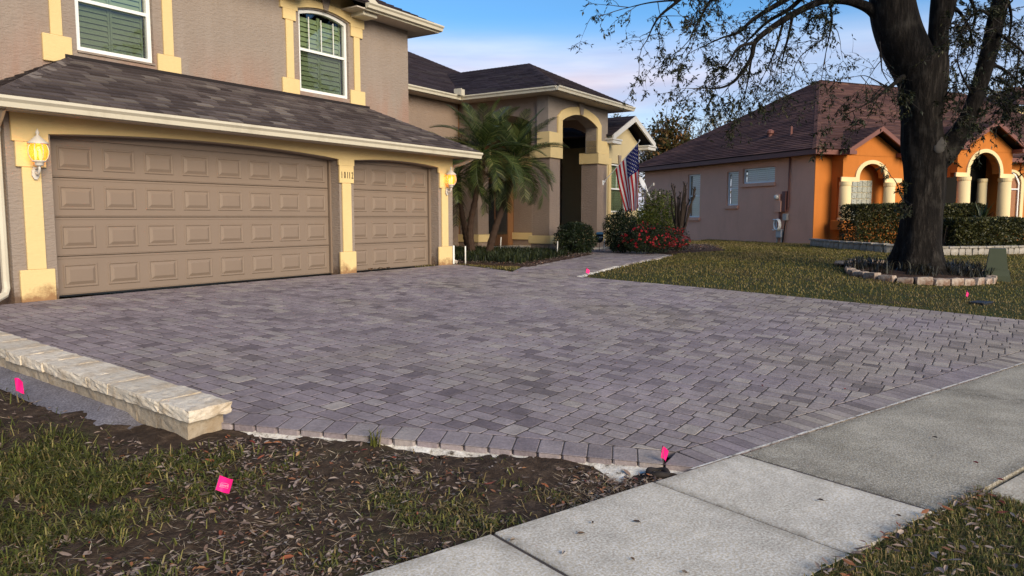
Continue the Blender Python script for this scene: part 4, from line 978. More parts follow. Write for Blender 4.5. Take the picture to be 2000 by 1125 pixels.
# roof
EZ = 3.65
roof_plane(nb, [(-.52, 12.5, EZ), (-.52, -.52, EZ), (5.99, 5.99, 7.65)], m_shin_n, 0, seed=31, tw=(.5, 1.0), expo=.17, thick=.024)
roof_plane(nb, [(-.52, -.52, EZ), (22.5, -.52, EZ), (16.0, 5.99, 7.65), (5.99, 5.99, 7.65)], m_shin_n, 0, seed=32, tw=(.5, 1.0), expo=.17, thick=.024)
roof_plane(nb, [(22.5, 12.5, EZ), (-.52, 12.5, EZ), (5.99, 5.99, 7.65), (16.0, 5.99, 7.65)], m_shin_n, 0, seed=33, tw=(1, 2), expo=.3)
for a in ((-.52, -.52, EZ), (-.52, 12.5, EZ)): hip_cap(nb, a, (5.99, 5.99, 7.65), m_shin_n, .14)
hip_cap(nb, (5.99, 5.99, 7.65), (16, 5.99, 7.65), m_shin_n, .14)
box('fascia', m_fas, nb, -.50, -.47, -.5, 12.5, 3.44, 3.63); box('fascia', m_fas, nb, -.469, .80, -.50, -.47, 3.44, 3.63); box('fascia', m_fas, nb, 3.9, 6.55, -.50, -.47, 3.44, 3.63); box('fascia', m_fas, nb, 9.95, 22, -.50, -.47, 3.44, 3.63)
box('soffit', m_fas, nb, -.47, -.002, -.47, 12.5, 3.455, 3.475); [box('soffit', m_fas, nb, a, b, -.47, -.002, 3.455, 3.475) for a, b in ((0, .82), (3.82, 6.55), (9.95, 22))]
def roof_side_pt(v, f): return (-.52 + 6.51 * f, v, EZ + 4.0 * f)
p_ = roof_side_pt(3.6, .22); MB().lathe([(.09, 0), (.10, .12), (.16, .16), (.17, .26), (.10, .32), (.02, .34)], p_[0], p_[1], 12).build('roof_vent', m_fas, nb).location.z = p_[2] - .03
p_ = roof_side_pt(2.2, .2); MB().lathe([(.055, -.1), (.055, .34), (.05, .35)], p_[0], p_[1], 10).build('vent_pipe', m_fas, nb).location.z = p_[2]
def gable(cu, half, v0, zs, zp, wz, w0, w1, vb):
    """small gable roof with its front at v0, running back to vb"""
    roof_plane(nb, [(cu - half, vb, zs), (cu - half, v0, zs), (cu, v0, zp), (cu, vb, zp)], m_shin_n, 0, seed=int(cu * 10), tw=(.4, .8))
    roof_plane(nb, [(cu + half, v0, zs), (cu + half, vb, zs), (cu, vb, zp), (cu, v0, zp)], m_shin_n, 0, seed=int(cu * 10) + 1, tw=(.4, .8))
    for e in (cu - half, cu + half):
        mk('rake_board', [(e, v0 - .03, zs - .17), (e, v0 - .03, zs + .01), (cu, v0 - .03, zp + .01), (cu, v0 - .03, zp - .17), (e, v0 + .04, zs - .17), (e, v0 + .04, zs + .01), (cu, v0 + .04, zp + .01), (cu, v0 + .04, zp - .17)], [(0, 1, 2, 3), (7, 6, 5, 4), (0, 3, 7, 4), (1, 5, 6, 2), (0, 4, 5, 1)], m_fas, nb)
        s_ = 1 if e > cu else -1; x0, x1 = sorted((e, e - s_ * .38)); box('cornice_return', m_fas, nb, x0, x1, v0 - .02, vb - .002 if vb < 0 else -.3, zs - .20, zs - .05, .01)
    mk('wall', [(w0, wz, zs - .2), (w1, wz, zs - .2), (w1, wz, zs - .05), (cu, wz, zp - .14), (w0, wz, zs - .05), (w0, wz + .12, zs - .2), (w1, wz + .12, zs - .2), (w1, wz + .12, zs - .05), (cu, wz + .12, zp - .14), (w0, wz + .12, zs - .05)],
       [(0, 1, 2, 3, 4), (9, 8, 7, 6, 5), (0, 4, 9, 5), (1, 6, 7, 2), (2, 7, 8, 3), (3, 8, 9, 4)], m_or, nb)
gable(2.31, 1.66, -1.0, 3.62, 4.52, -.56, .83, 3.81, 2.2); gable(8.24, 1.98, -1.45, 3.95, 4.98, -1.0, 6.57, 9.92, 3.0)
def arch_wall(w0, w1, c, r, k, zs, ztop, v0, v1, ring, zl):
    poly = [(w0, ztop), (w0, zs), (c - r, zs)] + round_arch(c, r, zs, 20, k)[1:-1] + [(c + r, zs), (w1, zs), (w1, ztop)]
    MB().prism(poly, 1, v0, v1).build('arch_wall', m_or, nb)
    o = round_arch(c, r + ring, zs, 24, k * .97); i = round_arch(c, r, zs, 24, k)
    pl = [(w0 - .12, zs + .001), (c - r - ring, zs + .001)] + o[1:-1] + [(c + r + ring, zs + .001), (w1 + .12, zs + .001), (w1 + .12, zs - .17), (c + r, zs - .17), (c + r, zs)] + i[1:-1][::-1] + [(c - r, zs), (c - r, zs - .17), (w0 - .12, zs - .17)]
    MB().prism(pl, 1, v0 - .06, v0 - .001).build('arch_trim', m_pc, nb)
arch_wall(.83, 3.81, 2.33, .68, .80, 2.59, 3.44, -.56, -.30, .20, 0); arch_wall(6.57, 9.92, 8.2, .93, .92, 2.87, 3.77, -1.0, -.7, .19, 0)
box('wall', m_or, nb, .83, 1.0, -.299, -.002, -.2, 3.44); box('wall', m_or, nb, 3.64, 3.81, -.299, -.002, -.2, 3.44)
box('wall', m_or, nb, 6.57, 6.8, -.69, -.002, 2.7, 3.77); box('wall', m_or, nb, 9.7, 9.92, -.69, -.002, -.2, 3.77)
def ncol(u, v, r, z0, z1):
    o = MB().lathe([(r, z0 + .10), (r * .99, z0 + .5), (r * .92, z1 - .14)], u, v, 20).build('column', m_pc, nb, True)
    MB().lathe([(r * 1.15, z0), (r * 1.15, z0 + .06), (r * 1.05, z0 + .10)], u, v, 20).build('base', m_pc, o)
    MB().lathe([(r * .97, z1 - .15), (r * 1.0, z1 - .12), (r * 1.0, z1 - .002)], u, v, 20).build('capital', m_pc, o)
for u in (.92, 3.26): ncol(u, -.62, .225, .93, 2.41)
for u in (6.85, 9.35): ncol(u, -1.12, .26, .3, 2.69)
ncol(9.05, -.35, .2, .3, 2.69)
box('ledge', m_or, nb, .55, 4.05, -.90, -.30, .55, .925, .02); box('ledge', m_or, nb, .83, 3.81, -.75, -.30, -.2, .54)
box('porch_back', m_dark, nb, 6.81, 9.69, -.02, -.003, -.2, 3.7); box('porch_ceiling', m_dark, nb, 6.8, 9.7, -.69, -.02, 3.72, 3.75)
# glass block window
m_gb = NT('glass_block'); m_gb.set(.12, .6); m_gb.color(m_gb.ramp(m_gb.noise(16, 5, .7), [(.35, (.10, .11, .09)), (.5, (.45, .46, .40)), (.65, (.16, .18, .15))])); m_gb.bump(m_gb.noise(22, 3), .6, .01); m_gb = m_gb.m
gbw = box('window', m_pc, nb, 1.64, 3.0, -.012, -.003, .8, 2.52)
for i in range(5):
    for j in range(7):
        if j * .25 + .82 < 2.4: box('glass_block', m_gb, gbw, 1.655 + i * .267, 1.655 + i * .267 + .255, -.035, -.013, .815 + j * .243, .815 + j * .243 + .232, .012)
# arched window at the right
aw = window(nb, (11.35, .0, .85), 0, 1.25, 1.75, .50, 1.45, m_shutter_w, 2, 16, .07, gl=m_glass_n, munt=1)
o = round_arch(11.35, .88, 2.52, 20, .72); i_ = round_arch(11.35, .68, 2.52, 20, .78)
MB().prism([(o[0][0], .5)] + o + [(o[-1][0], .5), (i_[-1][0], .5)] + i_[::-1] + [(i_[0][0], .5)], 1, -.07, -.003).build('arch_trim', m_pc, nb)
# utilities on the pink wall
m_grey = plain('grey_metal', (.38, .36, .33), .5, .4, .3)
ux = lambda u, v: WN(u, v)
r = empty('electric_meter', (*ux(-.001, 1.75), 0), TN, 'pink painted electric meter box with glass dial and conduits on the pink wall', 'electric meter')
box('meter_box', m_pk, r, -.16, 0, -.12, .26, 1.26, 1.72, .01); box('breaker_box', m_fas, r, -.13, 0, -.34, -.13, 1.27, 2.10, .01)
dgl = MB().lathe([(.10, 0), (.10, .05), (.085, .10), (.05, .12), (.01, .125)], 0, 0, 14).build('dial_glass', plain('meter_glass', (.55, .55, .52), .15, .6), r, True)
dgl.location = (-.16, .10, 1.87); dgl.rotation_euler = (0, R(-90), 0)
box('dial_base', m_pk, r, -.15, 0, -.02, .22, 1.721, 2.0, .01)
MB().tube([(-.05, -.42, 3.45), (-.05, -.42, 1.45), (-.05, -.36, 1.35)], .035, 8).build('conduit', m_fas, r); MB().tube([(-.06, .02, 1.26), (-.06, .02, .95)], .05, 8).build('conduit', m_fas, r)
box('junction_box', m_grey, r, -.12, 0, -.42, -.20, .92, 1.19, .01); MB().tube([(-.05, -.30, .92), (-.06, -.25, .5), (-.06, -.18, .0)], .025, 6).build('cable', m_black, r)
box('utility_box', plain('utility_grey', (.42, .42, .42), .5), r, -.14, 0, -.16, .14, .22, .56, .01); MB().tube([(-.06, -.12, .22), (-.06, -.12, -.05)], .035, 8).tube([(-.06, .12, .22), (-.06, .15, -.05)], .035, 8).build('conduit', m_grey, r)
r = empty('hose_coil', (*ux(-.12, 1.78), .74), TN, 'coil of white hose hung below the meter on the pink wall', 'hose')
mb = MB()
for k in range(6):
    q = random.uniform(.15, .21); cy = random.uniform(-.03, .03); mb.tube([(-.01 - .02 * k, cy + q * .85 * math.cos(a), q * 1.15 * math.sin(a)) for a in np.linspace(0, 2 * math.pi, 25)], .022, 6, False)
mb.tube([(-.05, .17 * math.cos(a) + .20, .22 * math.sin(a)) for a in np.linspace(1.2, 5.2, 16)], .018, 6)
mb.build('hose', m_white, r, True)
# house far right behind
fr = at(2010, 232, 52); fh = empty('house', (fr[0], fr[1], 0), R(10), 'distant yellow house glimpsed behind the oak at the right edge', 'house')
box('wall', m_pc, fh, -1.0, 12, 0, 8, 0, 8.6); roof_plane(fh, [(-1.6, -.6, 8.6), (12.6, -.6, 8.6), (8.5, 4, 10.6), (2.5, 4, 10.6)], m_shin_n, 0, seed=71, tw=(1, 2), expo=.3)
roof_plane(fh, [(-1.6, 8.6, 8.6), (-1.6, -.6, 8.6), (2.5, 4, 10.6)], m_shin_n, 0, seed=72, tw=(1, 2), expo=.3)
window(fh, (.6, -.03, 6.6), 0, 1.2, 1.5, 0, .7, None, gl=m_glass_n, backing=False)

# ================================================================== STONE EDGINGS
m_ret = stone_mat('retaining_block', (.36, .33, .29), (.28, .25, .20)); m_ring = stone_mat('edging_block', (.40, .33, .27), (.20, .11, .07), (.11, .065, .04))
def polyline(P, step):
    P = [np.array(p, float) for p in P]; out = []; carry = 0
    d = [0]
    for a, b in zip(P[:-1], P[1:]): d.append(d[-1] + np.linalg.norm(b - a))
    t = step / 2
    while t < d[-1]:
        i = max(j for j in range(len(d) - 1) if d[j] <= t); q = P[i] + (P[i + 1] - P[i]) * (t - d[i]) / (d[i + 1] - d[i]); e = (P[i + 1] - P[i]); out.append((q, math.atan2(e[1], e[0]))); t += step
    return out
def smooth_line(P, n=60):
    P = np.array(P, float); t = np.linspace(0, len(P) - 1, n); out = []
    for x in t:
        i = min(int(x), len(P) - 2); f = x - i; p0 = P[max(i - 1, 0)]; p1 = P[i]; p2 = P[i + 1]; p3 = P[min(i + 2, len(P) - 1)]
        out.append(.5 * ((2 * p1) + (-p0 + p2) * f + (2 * p0 - 5 * p1 + 4 * p2 - p3) * f * f + (-p0 + 3 * p1 - 3 * p2 + p3) * f ** 3))
    return out
BW_ = smooth_line([(11.25, 28.0), (11.1, 26.6), (11.15, 24.6), (11.6, 23.0), (12.9, 22.5), (15, 23.4), (17.5, 24.7), (21, 26.4)], 80)
bwl = empty('retaining_wall', (BW_[0][0], BW_[0][1], 0), 0, 'curved low retaining wall of grey blocks around the orange house hedge', 'retaining wall')
for k, (q, a) in enumerate(polyline(BW_, .31)):
    z = float(zG(*q)) - .03; m = rough_box(.295, .2, .235, .007, 3, 2, 2, .02, k + 300); ob = mk('block', m[0], m[1], m_ret, bwl, False); ob.location = (q[0] - BW_[0][0], q[1] - BW_[0][1], z); ob.rotation_euler = (0, 0, a + random.uniform(-.06, .06))
for k, (q, a) in enumerate(polyline(BW_, .42)):
    z = float(zG(*q)) + .195; m = rough_box(.41, .28, .07, .005, 3, 2, 2, .015, k + 500); ob = mk('cap_stone', m[0], m[1], m_ret, bwl, False); ob.location = (q[0] - BW_[0][0], q[1] - BW_[0][1], z); ob.rotation_euler = (0, 0, a + random.uniform(-.03, .03))
TREE = np.array([9.0, 16.55])
RG = smooth_line([atg(1668, 524)[:2], atg(1660, 532)[:2], atg(1690, 541)[:2], atg(1745, 549)[:2], atg(1810, 554)[:2], atg(1880, 555)[:2], atg(1935, 550)[:2], (10.5, 16.9), (10.1, 18.2), (8.8, 18.6), (7.8, 18.0)], 90)
trg = empty('tree_ring', (TREE[0], TREE[1], float(zG(*TREE))), 0, 'ring of weathered edging blocks around the foot of the oak', 'tree ring'); tz = trg.location[2]
for k, (q, a) in enumerate(polyline(RG, .33)):
    m = rough_box(.31, .20, .15 + random.uniform(-.02, .02), .006, 3, 2, 2, .02, k + 700); ob = mk('block', m[0], m[1], m_ring, trg, False); ob.location = (q[0] - TREE[0], q[1] - TREE[1], float(zG(*q)) - .035 - tz); ob.rotation_euler = (random.uniform(-.06, .06), random.uniform(-.06, .06), a + random.uniform(-.12, .12))
tb = []; Fc = [(0, i, i + 1) for i in range(1, 25)]
RGp = [RG[int(i)] for i in np.linspace(0, 89, 25)]
Vt = [(TREE[0], TREE[1], tz + .12)] + [(p[0], p[1], float(zG(*p)) + .04) for p in RGp]
tag(mk('mulch', Vt, Fc + [(0, 25, 1)], m_mulch, None, True), 'dark mulch inside the ring of blocks under the oak', 'mulch', kind='structure')
# ================================================================== VEGETATION
def unit(a): return a / np.maximum(np.linalg.norm(a, axis=-1, keepdims=True), 1e-9)
def leafV(pos, d, n, ln, wd, bend=0.0):
    d = unit(d); s = unit(np.cross(d, n)); nn_ = np.cross(s, d); ln = np.broadcast_to(ln, (len(pos),))[:, None]; wd = np.broadcast_to(wd, (len(pos),))[:, None]
    V = np.stack([pos, pos + d * ln * .42 + s * wd / 2 + nn_ * bend * ln, pos + d * ln, pos + d * ln * .42 - s * wd / 2 + nn_ * bend * ln], 1).reshape(-1, 3)
    Fq = np.arange(len(pos) * 4).reshape(-1, 4); return V, Fq
def rdir(n): return unit(rng.normal(size=(n, 3)))
def blades(pos, h, w, lean, up=None):
    """curved grass blades: 5 points, one quad and one triangle kept as three triangles"""
    N = len(pos); a = rng.uniform(0, 2 * math.pi, N); d = np.stack([np.cos(a), np.sin(a), np.zeros(N)], 1); s = np.stack([-np.sin(a), np.cos(a), np.zeros(N)], 1)
    h = np.broadcast_to(h, (N,))[:, None]; w = np.broadcast_to(w, (N,))[:, None]; l = np.broadcast_to(lean, (N,))[:, None]; z = np.array([[0, 0, 1.0]])
    mid = pos + z * h * .6 * np.sqrt(np.clip(1 - l * l * .3, .1, 1)) + d * h * l * .35; tip = pos + z * h * np.clip(1 - .62 * l, .08, 1) + d * h * l * .95
    V = np.stack([pos - s * w / 2, pos + s * w / 2, mid + s * w * .42, mid - s * w * .42, tip], 1).reshape(-1, 3)
    b = (np.arange(N) * 5)[:, None]; T = np.concatenate([b + np.array([[0, 1, 2]]), b + np.array([[0, 2, 3]]), b + np.array([[3, 2, 4]])], 1).reshape(-1, 3); return V, T
g_green = leafmat('green_grass', [(0, (.045, .056, .011)), (.4, (.11, .125, .022)), (.75, (.185, .19, .04)), (.9, (.30, .26, .075)), (1, (.45, .36, .15))], .6, .3)
g_dry = leafmat('dry_grass', [(0, (.07, .062, .018)), (.35, (.16, .125, .04)), (.7, (.27, .195, .075)), (1, (.42, .31, .14))], .7, .3)
g_far = leafmat('lawn_grass', [(0, (.070, .068, .012)), (.45, (.155, .142, .026)), (.8, (.25, .195, .048)), (1, (.34, .255, .09))], .7, .25)
g_dark = leafmat('dark_groundcover', [(0, (.010, .014, .006)), (.6, (.026, .036, .012)), (1, (.06, .07, .02))], .5, .2)
m_litter = leafmat('fallen_leaf', [(0, (.10, .065, .048)), (.2, (.21, .145, .11)), (.45, (.33, .24, .19)), (.66, (.42, .33, .265)), (.80, (.20, .115, .075)), (.88, (.34, .13, .05)), (.92, (.22, .035, .025)), (.96, (.44, .27, .11)), (1, (.52, .45, .37))], .6, .15)
# ---- near lawn (left)
N = 190000
T = rng.uniform(-5.6, .85, N); S = rng.uniform(.02, 5.6, N) ** 1.0; X, Y = xy(T, S)
u_, v_ = L(X, Y); soil = np.clip(((u_ + 1.05) - (-(v_ + 8.9) * .45)) * 0, 0, 1)
ddr = -(((X - W(*dL)[0]) * 0))                      # distance in front of the driveway edge
wd = np.array(W(*(dN))) - np.array(W(*dL)); wd = wd / np.linalg.norm(wd); wn_ = np.array([wd[1], -wd[0]]); q0 = np.array(W(*dL))
de = (X - q0[0]) * wn_[0] + (Y - q0[1]) * wn_[1]
if (0 - q0[0]) * wn_[0] + (1.0 - q0[1]) * wn_[1] < 0: de = -de
dw = np.where(v_ > -6.3, -2.25 - u_, 9)             # distance left of the wall
dedge = np.minimum(np.maximum(de, 0), np.where(dw < 0, 0, dw * 1.0))
patch = fnoise(X, Y, .9, 101, 3); fine = fnoise(X, Y, 4.5, 131, 2)
leftness = np.clip((-1.0 - X) / 1.6, 0, 1)
dens = np.clip((patch - .37) * 2.8 + leftness * .55 + (fine - .5) * 2.4, .035, 1) * np.clip((dedge - .15 - .25 * patch) / .45, 0.02, 1)
keep = (rng.random(N) < dens) & ~in_drive(X, Y, .05) & (dw > .15) & (S > .03 + .05 * fine)
X, Y = X[keep], Y[keep]; n = len(X); Z = z_left(X, Y) - .004; h = rng.uniform(.04, .14, n) * (.6 + .45 * leftness[keep]); lean = rng.uniform(.65, 1.55, n)
dry = rng.random(n) < (.16 + .45 * np.clip((X + 1.0) / 1.4, 0, 1))
for nm, mk_, mt, lb in (('grass', ~dry, g_green, 'green grass growing in patches on the near lawn'), ('dry_grass', dry, g_dry, 'straw coloured dry grass among the near lawn')):
    V, Tt = blades(np.stack([X, Y, Z], 1)[mk_], h[mk_], rng.uniform(.005, .009, mk_.sum()), lean[mk_]); tag(mk_np(nm, V, Tt, mt), lb, 'grass', kind='stuff')
def litter(name, X, Y, Z, size, label, flat=.22):
    n = len(X); a = rng.uniform(0, 2 * math.pi, n); d = unit(np.stack([np.cos(a), np.sin(a), rng.normal(0, flat, n)], 1)); nv = unit(np.stack([rng.normal(0, flat, n), rng.normal(0, flat, n), np.ones(n)], 1)); s = unit(np.cross(d, nv)); nn_ = np.cross(s, d)
    p = np.stack([X, Y, Z], 1); l = size[:, None]; w = l * rng.uniform(.24, .40, n)[:, None] / 2; c = l * rng.uniform(-.06, .12, n)[:, None]
    V = np.stack([p, p + d * l * .25 + s * w * .85 + nn_ * c, p + d * l * .6 + s * w + nn_ * c * 1.2, p + d * l, p + d * l * .6 - s * w + nn_ * c * 1.2, p + d * l * .25 - s * w * .85 + nn_ * c], 1)
    # two halves meeting along the mid rib
    V = V.reshape(-1, 3); b = (np.arange(n) * 6)[:, None]; Fq = np.concatenate([b + np.array([[0, 1, 2, 3]]), b + np.array([[0, 3, 4, 5]])], 1).reshape(-1, 4)
    return tag(mk_np(name, V, Fq, m_litter), label, 'fallen leaves', kind='stuff')
N = 85000; T = rng.uniform(-5.5, .8, N); S = rng.uniform(.02, 4.2, N); X, Y = xy(T, S); u_, v_ = L(X, Y)
pr = np.clip((fnoise(X, Y, 1.1, 171, 3) - .30) * 2.6, .05, 1) * np.clip(1.25 - S * .28, .05, 1) * (.35 + .65 * np.clip((X + 2.6) / 1.2, 0, 1))
k = (rng.random(N) < pr) & ~in_drive(X, Y, .12) & ~((u_ > -2.4) & (v_ > -6.4)); X, Y = X[k], Y[k]
litter('leaf_litter', X, Y, z_left(X, Y) + rng.uniform(.004, .03, len(X)), np.clip(rng.lognormal(-3.45, .42, len(X)), .012, .07), 'brown fallen leaves scattered over the near lawn')
# straw and leaf fragments
N = 60000; T = rng.uniform(-4.8, .8, N); S = rng.uniform(.02, 4.0, N); X, Y = xy(T, S); u_, v_ = L(X, Y)
pr = np.clip((fnoise(X, Y, 1.4, 191, 3) - .30) * 2.2, .05, 1) * np.clip(1.3 - S * .3, .06, 1) * (.3 + .7 * np.clip((X + 2.6) / 1.2, 0, 1))
k = (rng.random(N) < pr) & ~in_drive(X, Y, .10) & ~((u_ > -2.4) & (v_ > -6.4)); X, Y = X[k], Y[k]; n = len(X); a = rng.uniform(0, 6.28, n)
V, Fq = leafV(np.stack([X, Y, z_left(X, Y) + rng.uniform(.002, .022, n)], 1), np.stack([np.cos(a), np.sin(a), rng.normal(0, .25, n)], 1), unit(np.stack([rng.normal(0, .3, n), rng.normal(0, .3, n), np.ones(n)], 1)), rng.uniform(.03, .11, n), rng.uniform(.002, .005, n))
tag(mk_np('straw', V, Fq, leafmat('straw', [(0, (.12, .085, .05)), (.4, (.26, .19, .11)), (.8, (.42, .33, .22)), (1, (.56, .48, .36))], .7, .15)), 'pale dry straw and grass stems lying over the near lawn', 'straw', kind='stuff')
# small twigs and roots in the soil
mb = MB()
for k in range(150):
    t, s = random.uniform(-4, .6), random.uniform(.05, 3.2); x, y = xy(t, s)
    if in_drive(np.array(x), np.array(y), .1): continue
    a = random.uniform(0, 6.28); l = random.uniform(.04, .14); z = float(z_left(np.array(x), np.array(y))) + .012
    mb.tube([(x, y, z), (x + l * .5 * math.cos(a), y + l * .5 * math.sin(a), z + random.uniform(0, .02)), (x + l * math.cos(a + .4), y + l * math.sin(a + .4), z)], .0016, 4)
tag(mb.build('twigs', plain('twig', (.10, .07, .045), .9)), 'thin dry twigs lying on the near lawn', 'twigs', kind='stuff')
# clods of soil near the wall
V, Fq = [], []; mb = MB()
for k in range(420):
    t, s = random.uniform(-4.6, .1), random.uniform(.4, 4.2); x, y = xy(t, s); uu, vv = L(x, y)
    dd = float((x - q0[0]) * wn_[0] + (y - q0[1]) * wn_[1]); 
    if in_drive(np.array(x), np.array(y), .05) or (uu > -2.3 and vv > -6.3): continue
    if not ((-3.4 < uu < -2.42 and vv > -6.4) or (abs(dd) < .6 and vv < -6.2)): continue
    q = random.uniform(.012, .04); m = rough_box(q, q * .8, q * .7, q * .14, 2, 2, 2, q * .25, k); z = float(z_left(np.array(x), np.array(y))); mb.add([(a + x, b + y, c + z - .004) for a, b, c in m[0]], m[1])
tag(mb.build('soil_clods', m_soil, None, True), 'loose clods of dark soil beside the wall and driveway edge', 'soil', kind='stuff')
# tuft at the driveway edge
c0 = atg(732, 858); pos = np.array([[c0[0], c0[1], c0[2] - .05]]) + rng.normal(0, .012, (26, 3)) * [1, 1, .1]
V, Tt = blades(pos, rng.uniform(.09, .19, 26), .008, rng.uniform(.1, .9, 26)); tag(mk_np('grass_tuft', V, Tt, g_green), 'single tuft of green grass at the near driveway edge', 'grass tuft')
# ---- verge bottom right
N = 42000; T = rng.uniform(-1.0, 1.42, N); S = rng.uniform(-3.2, -1.24, N); X, Y = xy(T, S); k = (rng.random(N) < .35 + .65 * fnoise(X, Y, 5, 201, 2)) & (np.hypot(X, Y) > .9) & (Y > .8); X, Y = X[k], Y[k]; n = len(X)
V, Tt = blades(np.stack([X, Y, z_verge(X, Y) - .004], 1), rng.uniform(.03, .075, n), rng.uniform(.003, .006, n), rng.uniform(.4, 1.1, n)); dryv = rng.random(n) < .55
Tt = Tt.reshape(n, 3, 3); tag(mk_np('grass', V, Tt[~dryv].reshape(-1, 3), g_green), 'green grass on the verge at the bottom right', 'grass', kind='stuff'); tag(mk_np('dry_grass', V, Tt[dryv].reshape(-1, 3), g_dry), 'dry grass on the verge at the bottom right', 'grass', kind='stuff')
N = 750; T = rng.uniform(-.6, 1.42, N); S = -1.24 - rng.uniform(0, 1, N) ** 1.6 * 1.8; X, Y = xy(T, S); litter('leaf_litter', X, Y, z_verge(X, Y) + rng.uniform(.01, .05, N), rng.uniform(.03, .07, N), 'brown fallen leaves on the verge at the bottom right')
# ---- right lawn
N = 330000; T = 1.2 + rng.random(N) ** .9 * 27; S = rng.random(N) ** .9 * 22; X, Y = xy(T, S); u_, v_ = L(X, Y)
B2 = hp(BED2P); inb2 = np.ones(N, bool)
for n_, d_ in B2: inb2 &= (n_[0] * u_ + n_[1] * v_ <= d_)
nu, nv = (X - NO[0]) * math.cos(TN) + (Y - NO[1]) * math.sin(TN), -(X - NO[0]) * math.sin(TN) + (Y - NO[1]) * math.cos(TN)
pd = fnoise(X, Y, .5, 211, 3); k = (~in_drive(X, Y, .05)) & (u_ > 7.3) & ~((v_ > .7) & (u_ < 22)) & ~inb2 & ~((nu > -.05) & (nv > -.05)) & (rng.random(N) < .35 + pd)
X, Y = X[k], Y[k]; n = len(X); dist = np.hypot(X, Y); hh = rng.uniform(.025, .06, n); pd = pd[k]
V, Tt = blades(np.stack([X, Y, z_right(X, Y) - .005], 1), hh * (1 + dist * .015), .004 + dist * .00042, rng.uniform(.3, 1.0, n)); Tt = Tt.reshape(n, 3, 3)
drm = rng.random(n) < np.clip(.32 + (pd - .45) * 1.8 + .5 * (dist < 14.5) * (fnoise(X, Y, 1.5, 7, 2) - .35), .04, .85)
tag(mk_np('grass', V, Tt[~drm].reshape(-1, 3), g_far), 'short olive green grass covering the right lawn', 'grass', kind='stuff'); tag(mk_np('dry_grass', V, Tt[drm].reshape(-1, 3), g_dry), 'dry brown grass patches in the right lawn', 'grass', kind='stuff')

# ---- shrubs
def shrub_pts(c, rad, n, seed, flat_top=None, fill=.5, lump=.25, bottom=0.0):
    d = rdir(n); a = np.arctan2(d[:, 1], d[:, 0]); el = np.arcsin(d[:, 2])
    lumpf = 1 + lump * (2 * fnoise(a * 1.4 + seed * 3, el * 1.6 + 5, 1.2, seed, 3) - 1) + lump * .6 * (2 * vnoise(a * 4 + seed, el * 4, 1.0, seed + 5) - 1)
    r = (1 - fill * rng.random(n) ** 2.2) * lumpf; p = d * r[:, None] * np.array(rad) + np.array(c)
    if flat_top is not None: p[:, 2] = np.minimum(p[:, 2], flat_top + rng.uniform(-.05, .01, n))
    return p[p[:, 2] > bottom], d[p[:, 2] > bottom]
def foliage(name, p, d, size, asp, mat, parent, spread=.9):
    n = len(p); dd = unit(d + rng.normal(0, spread, (n, 3))); nv = unit(d * .6 + rng.normal(0, .6, (n, 3)) + [0, 0, .4]); s = size * rng.uniform(.6, 1.25, n)
    V, Fq = leafV(p, dd, nv, s, s * asp, .06); return tag(mk_np(name, V, Fq, mat, parent), kind='stuff')
def stems(c, n, h, rad, mat, parent, base=.12, r0=.012):
    mb = MB()
    for k in range(n):
        a = random.uniform(0, 6.28); q = random.uniform(.3, .9); pts = [(base * math.cos(a) * random.random(), base * math.sin(a) * random.random(), -.05)]
        for f in (.35, .7, 1): pts.append((pts[0][0] + rad[0] * q * f * math.cos(a) + random.gauss(0, .02), pts[0][1] + rad[1] * q * f * math.sin(a) + random.gauss(0, .02), h * f * random.uniform(.75, .95)))
        mb.tube(pts, [r0, r0 * .8, r0 * .6, r0 * .3], 5)
    return mb.build('stem', mat, parent)
m_bark = plain('twig_bark', (.065, .045, .032), .9, .2, 0, .5, 30)
f_dark = leafmat('dark_leaf', [(0, (.006, .011, .004)), (.5, (.015, .026, .008)), (.9, (.032, .048, .014)), (1, (.06, .075, .022))], .5, .12)
f_mid = leafmat('mid_leaf', [(0, (.018, .028, .004)), (.5, (.065, .085, .010)), (.85, (.14, .155, .018)), (1, (.24, .23, .035))], .5, .25)
f_hedge = leafmat('hedge_leaf', [(0, (.014, .016, .005)), (.5, (.036, .040, .010)), (.88, (.085, .082, .020)), (1, (.19, .165, .055))], .5, .2)
f_red = leafmat('red_petal', [(0, (.30, .008, .02)), (.6, (.55, .015, .035)), (.9, (.65, .05, .03)), (1, (.75, .25, .25))], .5, .3)
def shrub(name, px, py, Y, wpx, ztop, n, size, mat, label, flat=False, depth=None, asp=.5, fill=.5, cat='shrub', zb=None, grp=None, zlow=.06):
    b = at(px, py, Y); z0 = float(zG(b[0], b[1])) if zb is None else zb; w = wpx / F * Y / 2; e = empty(name, (b[0], b[1], z0), 0, label, cat, grp)
    hgt = ztop - z0; rad = (w, depth or w, hgt * .56)
    p, d = shrub_pts((0, 0, hgt * .47), rad, n, int(px), hgt if flat else None, fill, bottom=zlow); foliage('foliage', p, d, size, asp, mat, e); stems(None, 9, hgt * .8, (w * .7, w * .7), m_bark, e); return e, hgt, rad
shrub('clipped_shrub', 1124, 497, 21.6, 76, .90, 9000, .06, f_dark, 'dark clipped shrub in front of the left entrance column', True, .5)
shrub('evergreen_shrub', 1214, 490, 22.4, 66, 1.20, 9000, .062, f_dark, 'dark evergreen shrub below the hanging flag', False, .55)
shrub('evergreen_shrub', 1284, 480, 26.0, 84, 1.86, 9000, .072, f_mid, 'tall light green shrub below the satellite dishes', False, .7, fill=.6)
shrub('evergreen_shrub', 1262, 482, 24.0, 76, 1.25, 7000, .062, f_mid, 'yellow green shrub behind the red azalea', False, .5)
e, hg, rad = shrub('azalea', 1268, 496, 21.6, 98, .82, 7000, .05, f_dark, 'wide azalea covered in red flowers beside the walk', False, .55)
